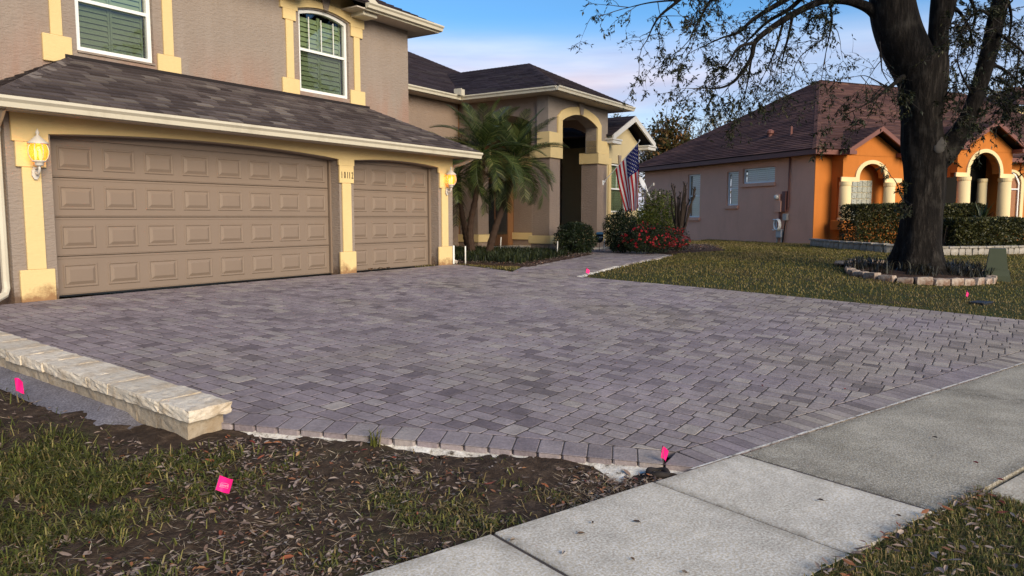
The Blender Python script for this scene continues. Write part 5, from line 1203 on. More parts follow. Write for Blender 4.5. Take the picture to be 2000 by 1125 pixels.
def flowers(e, hg, rad, n):
    p, d = shrub_pts((0, 0, hg * .47), (rad[0] * 1.03, rad[1] * 1.03, rad[2] * 1.05), n, 7, None, .12, .3, hg * .25); k = (fnoise(p[:, 0] * 3, p[:, 2] * 3 + p[:, 1], 2.2, 5, 2) > .46); p, d = p[k], d[k]
    P = np.repeat(p, 5, 0); D = np.repeat(d, 5, 0); V, Fq = leafV(P, unit(D * .4 + rng.normal(0, .8, P.shape)), D, .042, .034, .1); tag(mk_np('flowers', V, Fq, f_red, e), kind='stuff')
flowers(e, hg, rad, 430)
e, hg, rad = shrub('azalea', 1322, 490, 22.6, 46, .74, 1500, .05, f_dark, 'small red flowering azalea at the foot of the pruned crape myrtle', False, .35); flowers(e, hg, rad, 260)
# pruned crape myrtle
b = at(1326, 478, 23.6); z0 = float(zG(b[0], b[1])); e = empty('crape_myrtle', (b[0], b[1], z0), 0, 'leafless pruned crape myrtle with upright bare stems before the pink wall', 'shrub')
mb = MB()
MB().tube([(0, 0, -.05), (.02, 0, .3), (0, 0, .5)], [.10, .085, .08], 8).build('trunk', m_bark, e, True)
rr = random.Random(5)
for k in range(17):
    a = rr.uniform(0, 6.28); q = rr.uniform(.08, .46); top = rr.uniform(1.5, 2.12); pts = [(0, 0, .35), (q * .45 * math.cos(a), q * .4 * math.sin(a), .8)]
    for f in (.5, .8, 1.0): pts.append((q * (.45 + .55 * f) * math.cos(a) + rr.gauss(0, .02), q * (.4 + .6 * f) * math.sin(a) + rr.gauss(0, .02), .8 + (top - .8) * f))
    t = pts[-1]; pts += [(t[0], t[1], t[2] + .02), (t[0], t[1], t[2] + .05)]; st_o = MB().tube(pts, [.045, .034, .028, .024, .022, .038, .03], 6).build('stem', m_bark, e)
    for j in range(3): a2 = rr.uniform(0, 6.28); MB().tube([t, (t[0] + .05 * math.cos(a2), t[1] + .05 * math.sin(a2), t[2] + rr.uniform(.06, .13))], [.012, .008], 4).build('shoot', m_bark, st_o)
# groundcover in the palm bed
N = 26000; U_ = rng.uniform(8.0, 14.4, N); V_ = rng.uniform(-2.4, 3.6, N); X, Y = np.array(W(U_, V_)); mind = np.full(N, 9.)
for n_, d_ in BED1: mind = np.minimum(mind, d_ - (n_[0] * U_ + n_[1] * V_))
k = (mind > .45) & (rng.random(N) < .25 + 1.2 * fnoise(X, Y, 2, 301, 2)) & ~((U_ > 12.9) & (V_ < .2)); X, Y = X[k], Y[k]; n = len(X)
V, Tt = blades(np.stack([X, Y, zG(X, Y) + .01], 1), rng.uniform(.12, .30, n), .016, rng.uniform(.2, 1.0, n)); tag(mk_np('groundcover', V, Tt, g_dark), 'dark low groundcover filling the palm bed', 'groundcover', kind='stuff')
N = 2600; U_ = rng.uniform(7.4, 14.4, N); V_ = rng.uniform(-2.5, 0, N); mind = np.full(N, 9.)
for n_, d_ in BED1: mind = np.minimum(mind, d_ - (n_[0] * U_ + n_[1] * V_))
k = mind > .02; X, Y = np.array(W(U_[k], V_[k])); litter('leaf_litter', X, Y, zG(X, Y) + .04 + rng.uniform(0, .03, k.sum()), rng.uniform(.03, .07, k.sum()), 'red brown leaf litter along the front of the palm bed')
N = 3500; U_ = rng.uniform(14.9, 22.4, N); V_ = rng.uniform(-3.2, .9, N); mind = np.full(N, 9.)
for n_, d_ in B2: mind = np.minimum(mind, d_ - (n_[0] * U_ + n_[1] * V_))
k = mind > .05; X, Y = np.array(W(U_[k], V_[k])); litter('bark_mulch', X, Y, zG(X, Y) + .05 + rng.uniform(0, .03, k.sum()), rng.uniform(.03, .08, k.sum()), 'brown bark and leaf mulch in front of the azaleas')

# ---- palms
m_palm = leafmat('palm_leaflet', [(0, (.022, .036, .010)), (.5, (.062, .090, .022)), (.9, (.14, .17, .045)), (1, (.26, .26, .09))], .4, .35)
m_deadp = leafmat('dead_palm_leaflet', [(0, (.05, .025, .012)), (.6, (.12, .065, .03)), (1, (.2, .13, .07))], .7, .1)
m_ptr = plain('palm_trunk', (.055, .034, .024), .95, .15, 0, .8, 26)
def frond_mesh(Lr, droop, nl, seed, lw=.019, ll=.31):
    rr = random.Random(seed); mb = MB(); pts = []
    for i in range(13):
        f = i / 12; a = f * droop; pts.append(Vector((Lr * (math.sin(a) / max(droop, .01)), 0, Lr * (f - .0) * .0 + Lr * ((1 - math.cos(a)) / max(droop, .01)) * -1 + Lr * f * .0)))
    mb.tube(pts, [.013 - .010 * i / 12 for i in range(13)], 4)
    for k in range(nl):
        f = .14 + .86 * (k + .5) / nl; i = min(int(f * 12), 11); p = pts[i].lerp(pts[i + 1], f * 12 - i); t = (pts[i + 1] - pts[i]).normalized()
        up = Vector((0, 1, 0)).cross(t) * -1
        if up.z < 0: up = -up
        l = ll * (math.sin(math.pi * min(1, .18 + f * .78)) ** .7) * rr.uniform(.85, 1.1)
        for s_ in (-1, 1):
            d = (t * (.55 + .35 * f) + Vector((0, s_, 0)) * .85 + up * .28).normalized(); m = p + d * l * .55 - Vector((0, 0, .03 * l)); e_ = p + d * l - Vector((0, 0, .30 * l)); wv = t * (lw / 2)
            mb.add([p - wv, p + wv, m + wv, m - wv, e_], [(0, 1, 2, 3), (3, 2, 4)])
    me = bpy.data.meshes.new('frond'); me.from_pydata([tuple(v) for v in mb.V], [], mb.F); return me
fm = [frond_mesh(1.25, d, 36, i) for i, d in enumerate((.7, 1.15, 1.6, 2.0))]
for m_ in fm: m_.materials.append(m_palm)
fdead = frond_mesh(.7, 1.4, 18, 9, .016, .16); fdead.materials.append(m_deadp)
def palm(pts, label, nf, scale=1.0, seed=0):
    rr = random.Random(seed); base = Vector(pts[0]); e = empty('palm_tree', base, 0, label, 'palm', 'palms in the entrance bed')
    P = [Vector(p) - base for p in pts]; sm = [Vector(q) for q in smooth_line([tuple(p) for p in P], 34)]; rad = [.105 - .045 * min(1, i / 20) + (.012 if i % 2 else 0) for i in range(34)]; rad[-4:] = [.07, .09, .11, .07]
    MB().tube(sm, rad, 10).build('trunk', m_ptr, e)
    top = sm[-1]
    for k in range(nf):
        f = (k + .5) / nf; el = R(82) - f * R(98) + rr.gauss(0, .08); az = k * 2.39996 + rr.uniform(-.2, .2)
        me = fm[min(3, int(f * 4 * .999))]; o = bpy.data.objects.new('frond', me); col.objects.link(o); o.parent = e; o.location = top + Vector((0, 0, .05 - .10 * f))
        o.rotation_euler = (rr.gauss(0, .15), -el, az); q = scale * rr.uniform(.85, 1.12); o.scale = (q, q, q)
    for k in range(9):
        o = bpy.data.objects.new('dead_frond', fdead); col.objects.link(o); o.parent = e; o.location = top - Vector((0, 0, rr.uniform(.1, .38))); o.rotation_euler = (0, R(rr.uniform(30, 70)), rr.uniform(0, 6.28)); q = rr.uniform(.5, .9); o.scale = (q, q, q)
    return e
palm([at(919, 502, 20.6) * [1, 1, 0], at(909, 455, 20.7), at(900, 400, 20.8), at(894, 345, 21.0)], 'leftmost palm, nearly upright dark trunk half hidden behind the garage corner', 22, 1.25, 1)
palm([at(923, 502, 20.2) * [1, 1, 0], at(918, 450, 20.2), at(928, 390, 20.1), at(940, 330, 20.0), at(943, 300, 20.0)], 'middle palm with curved slim trunk and full green crown beside garage', 30, 1.34, 2)
palm([at(953, 502, 20.3) * [1, 1, 0], at(966, 450, 20.3), at(984, 400, 20.5), at(1000, 352, 20.7), at(1006, 318, 20.8)], 'rightmost palm leaning towards the entrance column', 30, 1.32, 3)

# ---- neighbour's planting
def hedge(name, P, w, ztop, n, size, mat, label):
    """box hedge following a line P"""
    P = smooth_line(P, 40); b = P[0]; e = empty(name, (b[0], b[1], 0), 0, label, 'hedge'); q = []; dd = []
    t = rng.uniform(0, 38.99, n); i = t.astype(int); A = np.array(P); c = A[i] + (A[i + 1] - A[i]) * (t - i)[:, None]; tg = unit(A[i + 1] - A[i]); nr = np.stack([-tg[:, 1], tg[:, 0]], 1)
    side_ = rng.integers(0, 3, n); off = np.where(side_ == 0, rng.uniform(-w, w, n), np.where(side_ == 1, -w, w) * (1 - .85 * rng.random(n) ** 2)); z = np.where(side_ == 0, ztop * (1 - .5 * rng.random(n) ** 3), rng.uniform(.05, 1, n) * ztop)
    z = z + (fnoise(c[:, 0], c[:, 1], 2, 5, 2) - .5) * .12; off = off + (vnoise(c[:, 0] + z * 2, c[:, 1] + z, 3, 7) - .5) * .15
    p = np.stack([c[:, 0] + nr[:, 0] * off - b[0], c[:, 1] + nr[:, 1] * off - b[1], z], 1); d = unit(np.stack([nr[:, 0] * off, nr[:, 1] * off, np.where(side_ == 0, .8, .1)], 1))
    foliage('foliage', p, d, size, .5, mat, e)
    mb = MB()
    for k in range(40):
        c_ = P[random.randrange(40)] - b; o_ = random.uniform(-w, w) * .6; mb.tube([(c_[0], c_[1], -.02), (c_[0] + random.gauss(0, .1), c_[1] + o_, ztop * .8)], [.016, .006], 5)
    mb.build('stem', m_bark, e); return e
hedge('hedge', [at(1655, 470, 25.2)[:2], at(1750, 470, 25.4)[:2], at(1850, 470, 26.2)[:2], at(1890, 470, 26.8)[:2]], .55, 1.45, 34000, .085, f_hedge, 'clipped dark hedge below the glass block window of the orange house')
hedge('hedge', [at(1838, 478, 23.7)[:2], at(1900, 478, 24.3)[:2], at(2000, 478, 25.6)[:2], at(2120, 478, 27)[:2]], .55, .97, 30000, .09, f_hedge, 'lower clipped hedge at the right with sunlit yellow green leaves')
b = at(1915, 430, 25.6); e = empty('agave', (b[0], b[1], .75), 0, 'spiky dark agave rising above the hedge before the arched porch', 'agave')
for k in range(30):
    a = k * 2.4; el = R(15 + 65 * random.random()); l = random.uniform(.6, 1.1); d = Vector((math.cos(a) * math.cos(el), math.sin(a) * math.cos(el), math.sin(el))); s_ = Vector((-math.sin(a), math.cos(a), 0)); m = d * l * .5 + Vector((0, 0, .03)); t = d * l - Vector((0, 0, .12 * l))
    mk('leaf', [s_ * -.03, s_ * .03, m + s_ * .04, m - s_ * .04, t, Vector((0, 0, .02)), m + Vector((0, 0, -.015))], [(0, 1, 2, 3), (3, 2, 4)], f_dark, e)
# spiky border grass round the oak
N = 1500; a = rng.uniform(0, 6.28, N); q = rng.uniform(.5, 1.5, N) ** .8; X = TREE[0] + np.cos(a) * q * 1.15; Y = TREE[1] + np.sin(a) * q * .85; k = (vnoise(X, Y, 2.2, 12) > .3); X, Y = X[k], Y[k]; n = len(X)
V, Tt = blades(np.stack([X, Y, zG(X, Y) + .06], 1), rng.uniform(.2, .42, n), .02, rng.uniform(.3, 1.0, n)); tag(mk_np('border_grass', V, Tt, leafmat('dark_spike', [(0, (.008, .008, .006)), (.7, (.03, .028, .018)), (1, (.09, .085, .06))], .4, .1)), 'dark spiky border grass around the foot of the oak', 'border grass', kind='stuff')

# ---- the oak
oz = float(zG(*TREE)); oak = empty('oak_tree', (TREE[0], TREE[1], oz), 0, 'large dark oak with spreading limbs on the right lawn', 'tree')
m_oak = NT('oak_bark'); m_oak.set(.95, .15); nb1 = m_oak.noise(11, 6, .72, (1, 1, .18)); nb2 = m_oak.noise(2.2, 4, .6)
cb = m_oak.ramp(nb1, [(.3, (.004, .0035, .003)), (.52, (.013, .0105, .009)), (.70, (.046, .039, .033))]); cb = m_oak.mix(m_oak.ramp(nb2, [(.55, (0, 0, 0)), (.72, (.5, .5, .5))]), cb, (.055, .05, .043)); m_oak.color(cb); m_oak.bump(nb1, 1.0, .06); m_oak = m_oak.m
O0 = np.array([TREE[0], TREE[1], oz])
def A(px, py, Y=16.55): return at(px, py, Y) - O0
def limb(pts, name='limb', n=12, res=5):
    P = [np.array([*A(p[0], p[1], p[3] if len(p) > 3 else 16.55), p[2]]) for p in pts]; S_ = smooth_line(P, max(4, res * (len(P) - 1)))
    V = [q[:3] for q in S_]; rr = [max(.004, q[3]) for q in S_]
    o = MB().tube(V, rr, n).build(name, m_oak, oak, True); return np.array(S_)
# trunk with flared, fluted base
tp = smooth_line([(*A(1787, 556), .98), (*A(1789, 538), .74), (*A(1792, 512), .55), (*A(1796, 470), .44), (*A(1799, 420), .415), (*A(1806, 350), .405), (*A(1805, 290), .43), (*A(1801, 230), .40), (*A(1801, 170), .475), (*A(1800, 130), .50), (*A(1800, 100), .44)], 60)
Vt, Ft = [], []; nt = 28
for i, q in enumerate(tp):
    hz = q[2]
    for k in range(nt):
        a = 2 * math.pi * k / nt; fl = 1 + (.22 * math.exp(-max(hz, 0) * 1.8)) * math.sin(5 * a + 1) + .05 * math.sin(3 * a + hz * 2) + .03 * math.sin(9 * a + hz * 3.1)
        Vt.append((q[0] + q[3] * fl * math.cos(a), q[1] + q[3] * fl * math.sin(a), q[2] - (.25 if i == 0 else 0)))
for i in range(59):
    for k in range(nt): k2 = (k + 1) % nt; Ft.append((i * nt + k, i * nt + k2, (i + 1) * nt + k2, (i + 1) * nt + k))
mk('trunk', Vt, Ft, m_oak, oak, True)
scar = MB().lathe([(.001, .0), (.10, .005), (.155, -.02), (.175, -.09)], 0, 0, 14).build('branch_scar', plain('scar_wood', (.07, .064, .058), .9, .2, 0, .6, 18), oak, True)
scar.location = A(1838, 283, 16.1); scar.rotation_euler = (R(80), R(25), 0); scar.scale = (.85, 1.15, 1)
brs = []
brs.append((limb([(1802, 160, .46), (1775, 108, .47), (1756, 66, .47), (1744, 20, .46), (1737, -40, .42), (1715, -130, .36), (1680, -240, .28), (1630, -380, .18), (1600, -520, .08)]), 0, .9))
brs.append((limb([(1812, 150, .33), (1831, 100, .22), (1833, 60, .20), (1842, 10, .25), (1850, -60, .24), (1880, -180, .20), (1900, -320, .15), (1890, -500, .06)]), 0, .9))
brs.append((limb([(1815, 318, .36), (1842, 296, .30), (1868, 268, .225), (1893, 225, .175), (1915, 160, .165), (1932, 100, .17), (1945, 40, .17), (1962, -30, .16), (1995, -150, .13), (2040, -300, .07)]), 0, 1.0))
br = lambda pts, d, l=1.0: brs.append((limb(pts, 'branch', 7, 6), d, l))
br([(1735, 62, .16), (1706, 22, .125), (1672, 5, .10), (1640, 0, .088, 16.4), (1600, 4, .078, 16.2), (1547, 29, .07, 16.0), (1495, 63, .06, 15.8), (1474, 84, .052, 15.7), (1468, 111, .044, 15.7), (1451, 137, .037, 15.6), (1432, 160, .03, 15.6), (1405, 172, .02, 15.5), (1368, 172, .009, 15.5)], 1.0, 1.0)
br([(1474, 84, .04, 15.7), (1443, 92, .028, 15.5), (1425, 120, .02, 15.4), (1408, 142, .012, 15.4), (1385, 158, .006, 15.4)], 1.0)
br([(1700, -60, .15, 16.4), (1620, -50, .09, 16.2), (1537, -2, .065, 16.4), (1474, 36, .045, 16.6), (1443, 63, .034, 16.6), (1410, 74, .02, 16.7), (1370, 92, .010, 16.8)], 1.25)
br([(1580, -20, .06, 16.6), (1545, 15, .05, 16.8), (1500, 42, .035, 17.0), (1470, 70, .024, 17.0), (1440, 100, .012, 17.1)], 1.2)
br([(1715, -130, .16, 16.3), (1580, -150, .09, 15.6), (1440, -90, .06, 15.2), (1327, 0, .035, 15.0), (1285, 36, .022, 15.0), (1264, 78, .010, 15.0)], .75)
br([(1440, -90, .05, 15.2), (1400, -20, .035, 15.3), (1370, 30, .022, 15.4), (1345, 80, .010, 15.4)], .9)
br([(1327, 0, .02, 15.0), (1270, 5, .014, 14.9), (1215, 18, .006, 14.8)], .7)
br([(1548, 30, .035, 16.0), (1540, 70, .027, 16.0), (1531, 105, .018, 16.0), (1526, 130, .007, 16.0)], .5)
br([(1530, 42, .03, 15.9), (1518, 85, .022, 15.8), (1504, 122, .014, 15.8), (1490, 150, .006, 15.8)], .6)
br([(1620, 2, .03, 16.3), (1625, 40, .022, 16.4), (1618, 78, .015, 16.5), (1610, 118, .006, 16.6)], .45)
br([(1610, 75, .013, 16.5), (1585, 92, .012, 16.5), (1560, 115, .009, 16.5), (1545, 150, .005, 16.5)], .35)
br([(1468, 111, .024, 15.7), (1462, 150, .018, 15.6), (1455, 185, .010, 15.6), (1450, 205, .005, 15.6)], .55)
br([(1718, 82, .02, 16.0), (1721, 115, .016, 15.9), (1724, 140, .011, 15.9), (1742, 170, .005, 15.9)], .25)
br([(1764, 150, .06, 16.2), (1735, 172, .035, 15.7), (1705, 195, .022, 15.4), (1675, 212, .012, 15.3), (1650, 224, .006, 15.2)], 1.25)
br([(1735, 172, .02, 15.7), (1715, 160, .014, 15.5), (1690, 148, .008, 15.4), (1668, 150, .005, 15.4)], .7)
for p in ([(1940, 60, .05), (1965, 75, .035, 16.2), (2000, 105, .02, 16.0), (2030, 150, .008, 15.8)], [(1925, 130, .05), (1950, 130, .035, 16.9), (1990, 160, .02, 17.2), (2020, 200, .008, 17.4)],
          [(1905, 195, .03), (1880, 150, .02, 16.3), (1870, 110, .012, 16.2), (1885, 60, .005, 16.2)], [(1842, 10, .06), (1870, 20, .04, 16.8), (1895, 60, .025, 17), (1900, 110, .010, 17)],
          [(1915, 160, .03), (1945, 185, .022, 16.3), (1970, 220, .014, 16.1), (1985, 262, .005, 16)], [(1850, -50, .08), (1885, -20, .05, 17), (1905, 30, .03, 17.4), (1890, 85, .012, 17.6)],
          [(1962, -30, .06), (2000, -10, .04), (2040, 40, .02), (2060, 90, .01)], [(1945, 40, .04), (1915, 20, .028, 15.8), (1890, 40, .018, 15.5), (1872, 75, .006, 15.3)], [(1960, -20, .04), (1975, 30, .03, 17.3), (1968, 90, .02, 17.6), (1960, 150, .008, 17.8)],
          [(1990, 100, .02), (1985, 150, .014, 16.4), (1975, 190, .01, 16.4), (1940, 215, .004, 16.3)], [(1845, 190, .018, 16.2), (1862, 170, .014, 16.0), (1875, 190, .009, 15.9), (1868, 215, .004, 15.9)],
          [(1905, 232, .016), (1886, 226, .013), (1872, 212, .01), (1860, 190, .006)]): br(p, 1.25)
for p in ([(1680, -240, .16), (1560, -280, .10, 14.5), (1450, -260, .06, 13.5), (1380, -200, .02, 13)], [(1880, -180, .14), (2000, -260, .10, 18), (2120, -280, .06, 19), (2200, -240, .02, 19.5)],
          [(1995, -150, .10), (2100, -150, .07, 15), (2200, -90, .04, 14.5), (2260, 0, .015, 14)], [(1715, -130, .14), (1690, -220, .10, 18.5), (1640, -260, .06, 20), (1600, -230, .02, 21)], [(1850, -60, .12), (1860, -180, .09, 14.5), (1850, -260, .06, 13), (1840, -280, .02, 12)]): br(p, 1.0)
br([(1962, -30, .11), (2050, -120, .08, 14.5), (2150, -190, .05, 12.6), (2220, -200, .03, 11.4), (2260, -150, .012, 10.6)], .5)
br([(2050, -120, .06, 14.5), (2060, -210, .045, 13.0), (2080, -300, .025, 11.8), (2060, -340, .012, 10.8)], .5)
br([(1775, 425, .02, 16.1), (1752, 360, .010, 15.9), (1740, 345, .005, 15.9)], .5, .5)
TW = MB(); LP, LD, LN = [], [], []
rt = random.Random(21)
def twig(p, d, ln, lv, dens):
    p = Vector(p); d = Vector(d).normalized(); pts = [p.copy()]; ns_ = 4 if lv < 2 else 3
    for i in range(ns_):
        d = (d + Vector((rt.gauss(0, .22), rt.gauss(0, .22), rt.gauss(0, .18) - .10))).normalized(); p = p + d * ln / ns_; pts.append(p.copy())
    r0 = (.011, .0065, .0042)[lv]; TW.tube(pts, [r0 * (1 - .7 * i / ns_) for i in range(ns_ + 1)], 3, False)
    if lv < 2:
        for k in range(rt.randint(3, 4)):
            i = rt.randint(1, ns_); q = pts[i]; dd = (pts[i] - pts[i - 1]).normalized(); sdv = Vector((rt.gauss(0, 1), rt.gauss(0, 1), rt.gauss(0, .7) - .2)).normalized(); twig(q, dd * .7 + sdv, ln * rt.uniform(.45, .7), lv + 1, dens)
    if lv >= 1:
        for k in range(int((11 if lv == 1 else 20) * dens * rt.uniform(.3, 1.5))):
            f = rt.uniform(.15, 1) * ns_; i = min(int(f), ns_ - 1); q = pts[i].lerp(pts[i + 1], f - i); dd = (pts[i + 1] - pts[i]).normalized()
            LP.append(q); LD.append(dd * .6 + Vector((rt.gauss(0, .7), rt.gauss(0, .7), rt.gauss(0, .5) - .25))); LN.append(Vector((rt.gauss(0, .6), rt.gauss(0, .6), 1)))
for S_, dens, lsc in brs:
    if dens == 0: continue
    m = len(S_); seg = np.linalg.norm(np.diff(S_[:, :3], axis=0), axis=1); cum = np.concatenate([[0], np.cumsum(seg)]); tot = cum[-1]; st = .26 if dens < 1.3 else .2; t = tot * .12 if S_[0, 3] < .1 else tot * .3
    while t < tot:
        i = max(0, min(m - 2, int(np.searchsorted(cum, t)) - 1)); f = (t - cum[i]) / max(seg[i], 1e-6); q = S_[i, :3] + (S_[i + 1, :3] - S_[i, :3]) * f; tg = S_[i + 1, :3] - S_[i, :3]; tg = tg / np.linalg.norm(tg)
        loc_d = dens * (.25 + 1.5 * float(vnoise(q[0] * 1.3 + 7, q[2] * 1.3 + q[1] * .3, 1.0, 77)) ** 1.5)
        twig(q, Vector(tg * .6) + Vector((rt.gauss(0, .8), rt.gauss(0, .8), rt.gauss(0, .55) - .15)), rt.uniform(.5, .95) * lsc, 0 if rt.random() < .75 else 1, loc_d); t += st * rt.uniform(.5, 1.5)
    e_ = S_[-1, :3]; tg = S_[-1, :3] - S_[-2, :3]; twig(e_, tg, .7 * lsc, 0, dens * .8)
tag(TW.build('twigs', plain('oak_twig', (.035, .028, .022), .9), oak), kind='stuff')
LP, LD, LN = np.array(LP), np.array(LD), np.array(LN); sz = rng.uniform(.055, .105, len(LP)); V, Fq = leafV(LP, LD, LN, sz, sz * .34, .05)
f_oak = leafmat('oak_leaf', [(0, (.008, .011, .004)), (.6, (.020, .025, .008)), (.9, (.04, .044, .015)), (1, (.08, .07, .025))], .6, .10)
tag(mk_np('crown', V, Fq, f_oak, oak), kind='stuff')
print('oak leaves', len(LP), 'twig verts', len(TW.V))

# ---- trees behind
def bg_tree(name, px, pytop, Y, wpx, n, size, mat, label, zbot=.35, bare=0, asp=.55, lump=.45):
    top = at(px, pytop, Y); h = top[2]; w = wpx / F * Y / 2; e = empty(name, (top[0], Y, 0), 0, label, 'tree', 'trees behind the houses'); cz = h * (1 + zbot) / 2; rz = h * (1 - zbot) / 2
    MB().tube([(0, 0, -.1), (.1, 0, h * .4), (0, .1, h * .85)], [h * .03, h * .022, h * .006], 8).build('trunk', m_bark, e, True)
    p, d = shrub_pts((0, 0, cz), (w, w, rz), n, int(px), None, .75, lump, h * .15); foliage('crown', p, d, size, asp, mat, e, 1.2)
    mb = MB(); rr = random.Random(int(px))
    for k in range(26 + bare):
        a = rr.uniform(0, 6.28); z = h * rr.uniform(.3, .7); q = w * rr.uniform(.5, .95); zz = min(h * .98, z + rr.uniform(.1, .5) * h); pts = [(0, 0, z), (q * .5 * math.cos(a), q * .5 * math.sin(a), z + (zz - z) * .6), (q * math.cos(a), q * math.sin(a), zz)]; mb.tube(pts, [.05, .03, .008], 4, False)
        for j in range(4):
            f = rr.uniform(.3, 1); b0 = Vector(pts[1]).lerp(Vector(pts[2]), f); mb.tube([b0, b0 + Vector((rr.gauss(0, .5), rr.gauss(0, .5), rr.uniform(.2, .9)))], [.018, .005], 3, False)
    mb.build('branches', m_bark, e); return e
f_rust = leafmat('rusty_leaf', [(0, (.02, .022, .006)), (.45, (.06, .06, .014)), (.75, (.14, .08, .02)), (1, (.26, .12, .04))], .6, .3); f_pale = leafmat('pale_autumn_leaf', [(0, (.16, .12, .06)), (.6, (.30, .24, .12)), (1, (.42, .36, .2))], .7, .4)
bg_tree('magnolia_tree', 1309, 224, 52, 84, 4200, .30, f_rust, 'rusty green tree rising behind the pink house roof', .3)
bg_tree('autumn_tree', 1268, 252, 60, 60, 1500, .22, f_pale, 'pale autumn tree left of the rusty green tree', .2, 30)
bg_tree('autumn_tree', 1352, 240, 60, 70, 1500, .22, f_pale, 'pale autumn tree right of the rusty green tree', .2, 30)
bg_tree('autumn_tree', 1420, 212, 58, 110, 1500, .20, f_pale, 'thin bare autumn tree behind the middle of the pink house roof', .25, 60)
bg_tree('autumn_tree', 1205, 222, 70, 18, 240, .25, f_hedge, 'small distant tree top beside the gable peak', .8, 4)
bg_tree('autumn_tree', 1960, 150, 60, 170, 3500, .3, f_pale, 'pale tree behind the orange house at the right', .25, 40)
# ================================================================== SMALL THINGS
m_pink = plain('hot_pink_vinyl', (.90, .015, .22), .45, .3); m_wire = plain('flag_wire', (.25, .24, .23), .4, .4, .8); m_pvc = plain('white_pvc', (.80, .78, .74), .4)
def pink_flag(px, py, hgt, w, h, ang, label, lean=(0, 0), fold=.02, name='marker_flag', text=False, sag=0.0):
    g = atg(px, py); e = empty(name, (g[0], g[1], g[2] - .03), R(ang), label, 'marker flag', 'pink marker flags')
    top = Vector((lean[0], lean[1], hgt)); MB().tube([(0, 0, -.05), (lean[0] * .6, lean[1] * .6, hgt * .6), top], .0017, 5).build('wire', m_wire, e)
    V = []; Fc = []; nx, nz_ = 6, 5
    for i in range(nx + 1):
        for j in range(nz_ + 1):
            f = i / nx; V.append((top.x + w * f, top.y + fold * math.sin(f * 4.5 + j * .3) + .004 * j * f, top.z - h * j / nz_ - sag * f * f))
    for i in range(nx):
        for j in range(nz_): a = i * (nz_ + 1) + j; Fc.append((a, a + nz_ + 1, a + nz_ + 2, a + 1))
    c = mk('flag', V, Fc, m_pink, e, True); return e, c, top
pink_flag(33, 772, .16, .055, .10, 25, 'pink marker flag in the soil beside the low wall at the left edge', (-.01, 0), .02, sag=.03)
pink_flag(1297, 904, .145, .035, .085, 40, 'small pink marker flag at the driveway corner by the black ring', (-.012, 0), .016, sag=.04)
pink_flag(1147, 540, .20, .045, .10, 60, 'small pink marker flag where the walk meets the right lawn', (0, 0), .03, sag=.06)
pink_flag(1889, 584, .18, .04, .10, 60, 'small pink marker flag on the right lawn in front of the tree ring', (0, 0), .02, sag=.06)
# the fallen-over flag facing the camera
g = atg(437, 962); e = empty('marker_flag', (g[0], g[1], g[2] - .04), R(12), 'large bright pink marker flag lying tilted in the near grass', 'marker flag', 'pink marker flags')
V = []; Fc = []
for i in range(7):
    for j in range(7):
        a, b = i / 6, j / 6; V.append((-.042 + .072 * a + .020 * b, -.01 + .02 * math.sin(a * 3 + .5) + .03 * b + .008 * math.sin(b * 4), .060 + .070 * b - .022 * a - .010 * math.sin(a * 3.1)))
for i in range(6):
    for j in range(6): a = i * 7 + j; Fc.append((a, a + 7, a + 8, a + 1))
mk('flag', V, Fc, m_pink, e, True); MB().tube([(-.046, 0, -.05), (-.044, .0, .055), (-.022, .02, .128)], .0018, 5).build('wire', m_wire, e)
m_print = plain('pale_print', (.85, .45, .55), .5)
em = MB()
for p, q in (((-.028, .092), (.022, .076)), ((.022, .076), (.026, .103)), ((.026, .103), (.012, .112)), ((.012, .112), (-.018, .117)), ((-.018, .117), (-.028, .092))): em.tube([(p[0], .0, p[1]), (q[0], .0, q[1])], .0009, 4)
eo = em.build('emblem', m_print, e); eo.location = (.004, -.006, .003); eo.scale = (.85, .85, .8)
tm = link('lettering', text_mesh("LOWE'S", .012, .0003), m_print, e); tm.location = (-.017, -.008, .082); tm.rotation_euler = (R(82), R(14), 0)

def stake(px, py, h, label, Y=None, r=.016, lean=0.0):
    g = atg(px, py) if Y is None else at(px, py, Y); e = empty('marker_stake', (g[0], g[1], g[2] - .02), 0, label, 'stake', 'white marker stakes'); MB().lathe([(r, -.1), (r, h - .012), (r * .7, h), (.002, h + .003)], 0, 0, 10).build('pipe', m_pvc, e, True); e.rotation_euler = (0, lean, 0)
stake(909, 516, .43, 'white plastic stake beside the right end of garage', lean=.0); stake(977, 489, .42, 'white plastic stake in the groundcover left of the entrance column', 22.5, .018, .06)
stake(1088, 497, .40, 'white plastic stake at the foot of the left entrance column', lean=.04); stake(1179, 490, .42, 'white plastic stake beside the security sign', lean=.06); stake(1620, 474, .40, 'white plastic stake before the orange wall of the neighbouring house', lean=-.08)

# ---- flag on its pole
vb = np.array([*W(17.92, PV - .005), 0.0])
def on_v(px, py, v):
    vx = np.array([-math.sin(TH), math.cos(TH)]); r = ray(px, py); t = (v + HO @ vx) / (r[:2] @ vx); return np.array([r[0] * t, r[1] * t, CZ + r[2] * t])
pb = on_v(1178, 357, PV); rt_ = ray(1249, 276); k = None
for t in np.linspace(15, pb[1] + 1, 400):
    p = np.array([0, 0, CZ]) + rt_ * t / rt_[1]
    if abs(np.linalg.norm(p - pb) - 1.85) < .02: k = p; break
pt = k if k is not None else at(1249, 276, pb[1] - 1.2)
e = empty('flag', pb, 0, 'stars and stripes flag hanging from an angled pole on the right entrance column', 'flag'); pt = pt - pb; PT = Vector(pt)
MB().tube([(0, 0, 0), PT], [.014, .012], 8).build('pole', m_pvc, e); MB().lathe([(.004, 0), (.022, .01), (.025, .03), (.012, .05), (.002, .055)], 0, 0, 10).build('finial', m_pvc, e, True).location = PT
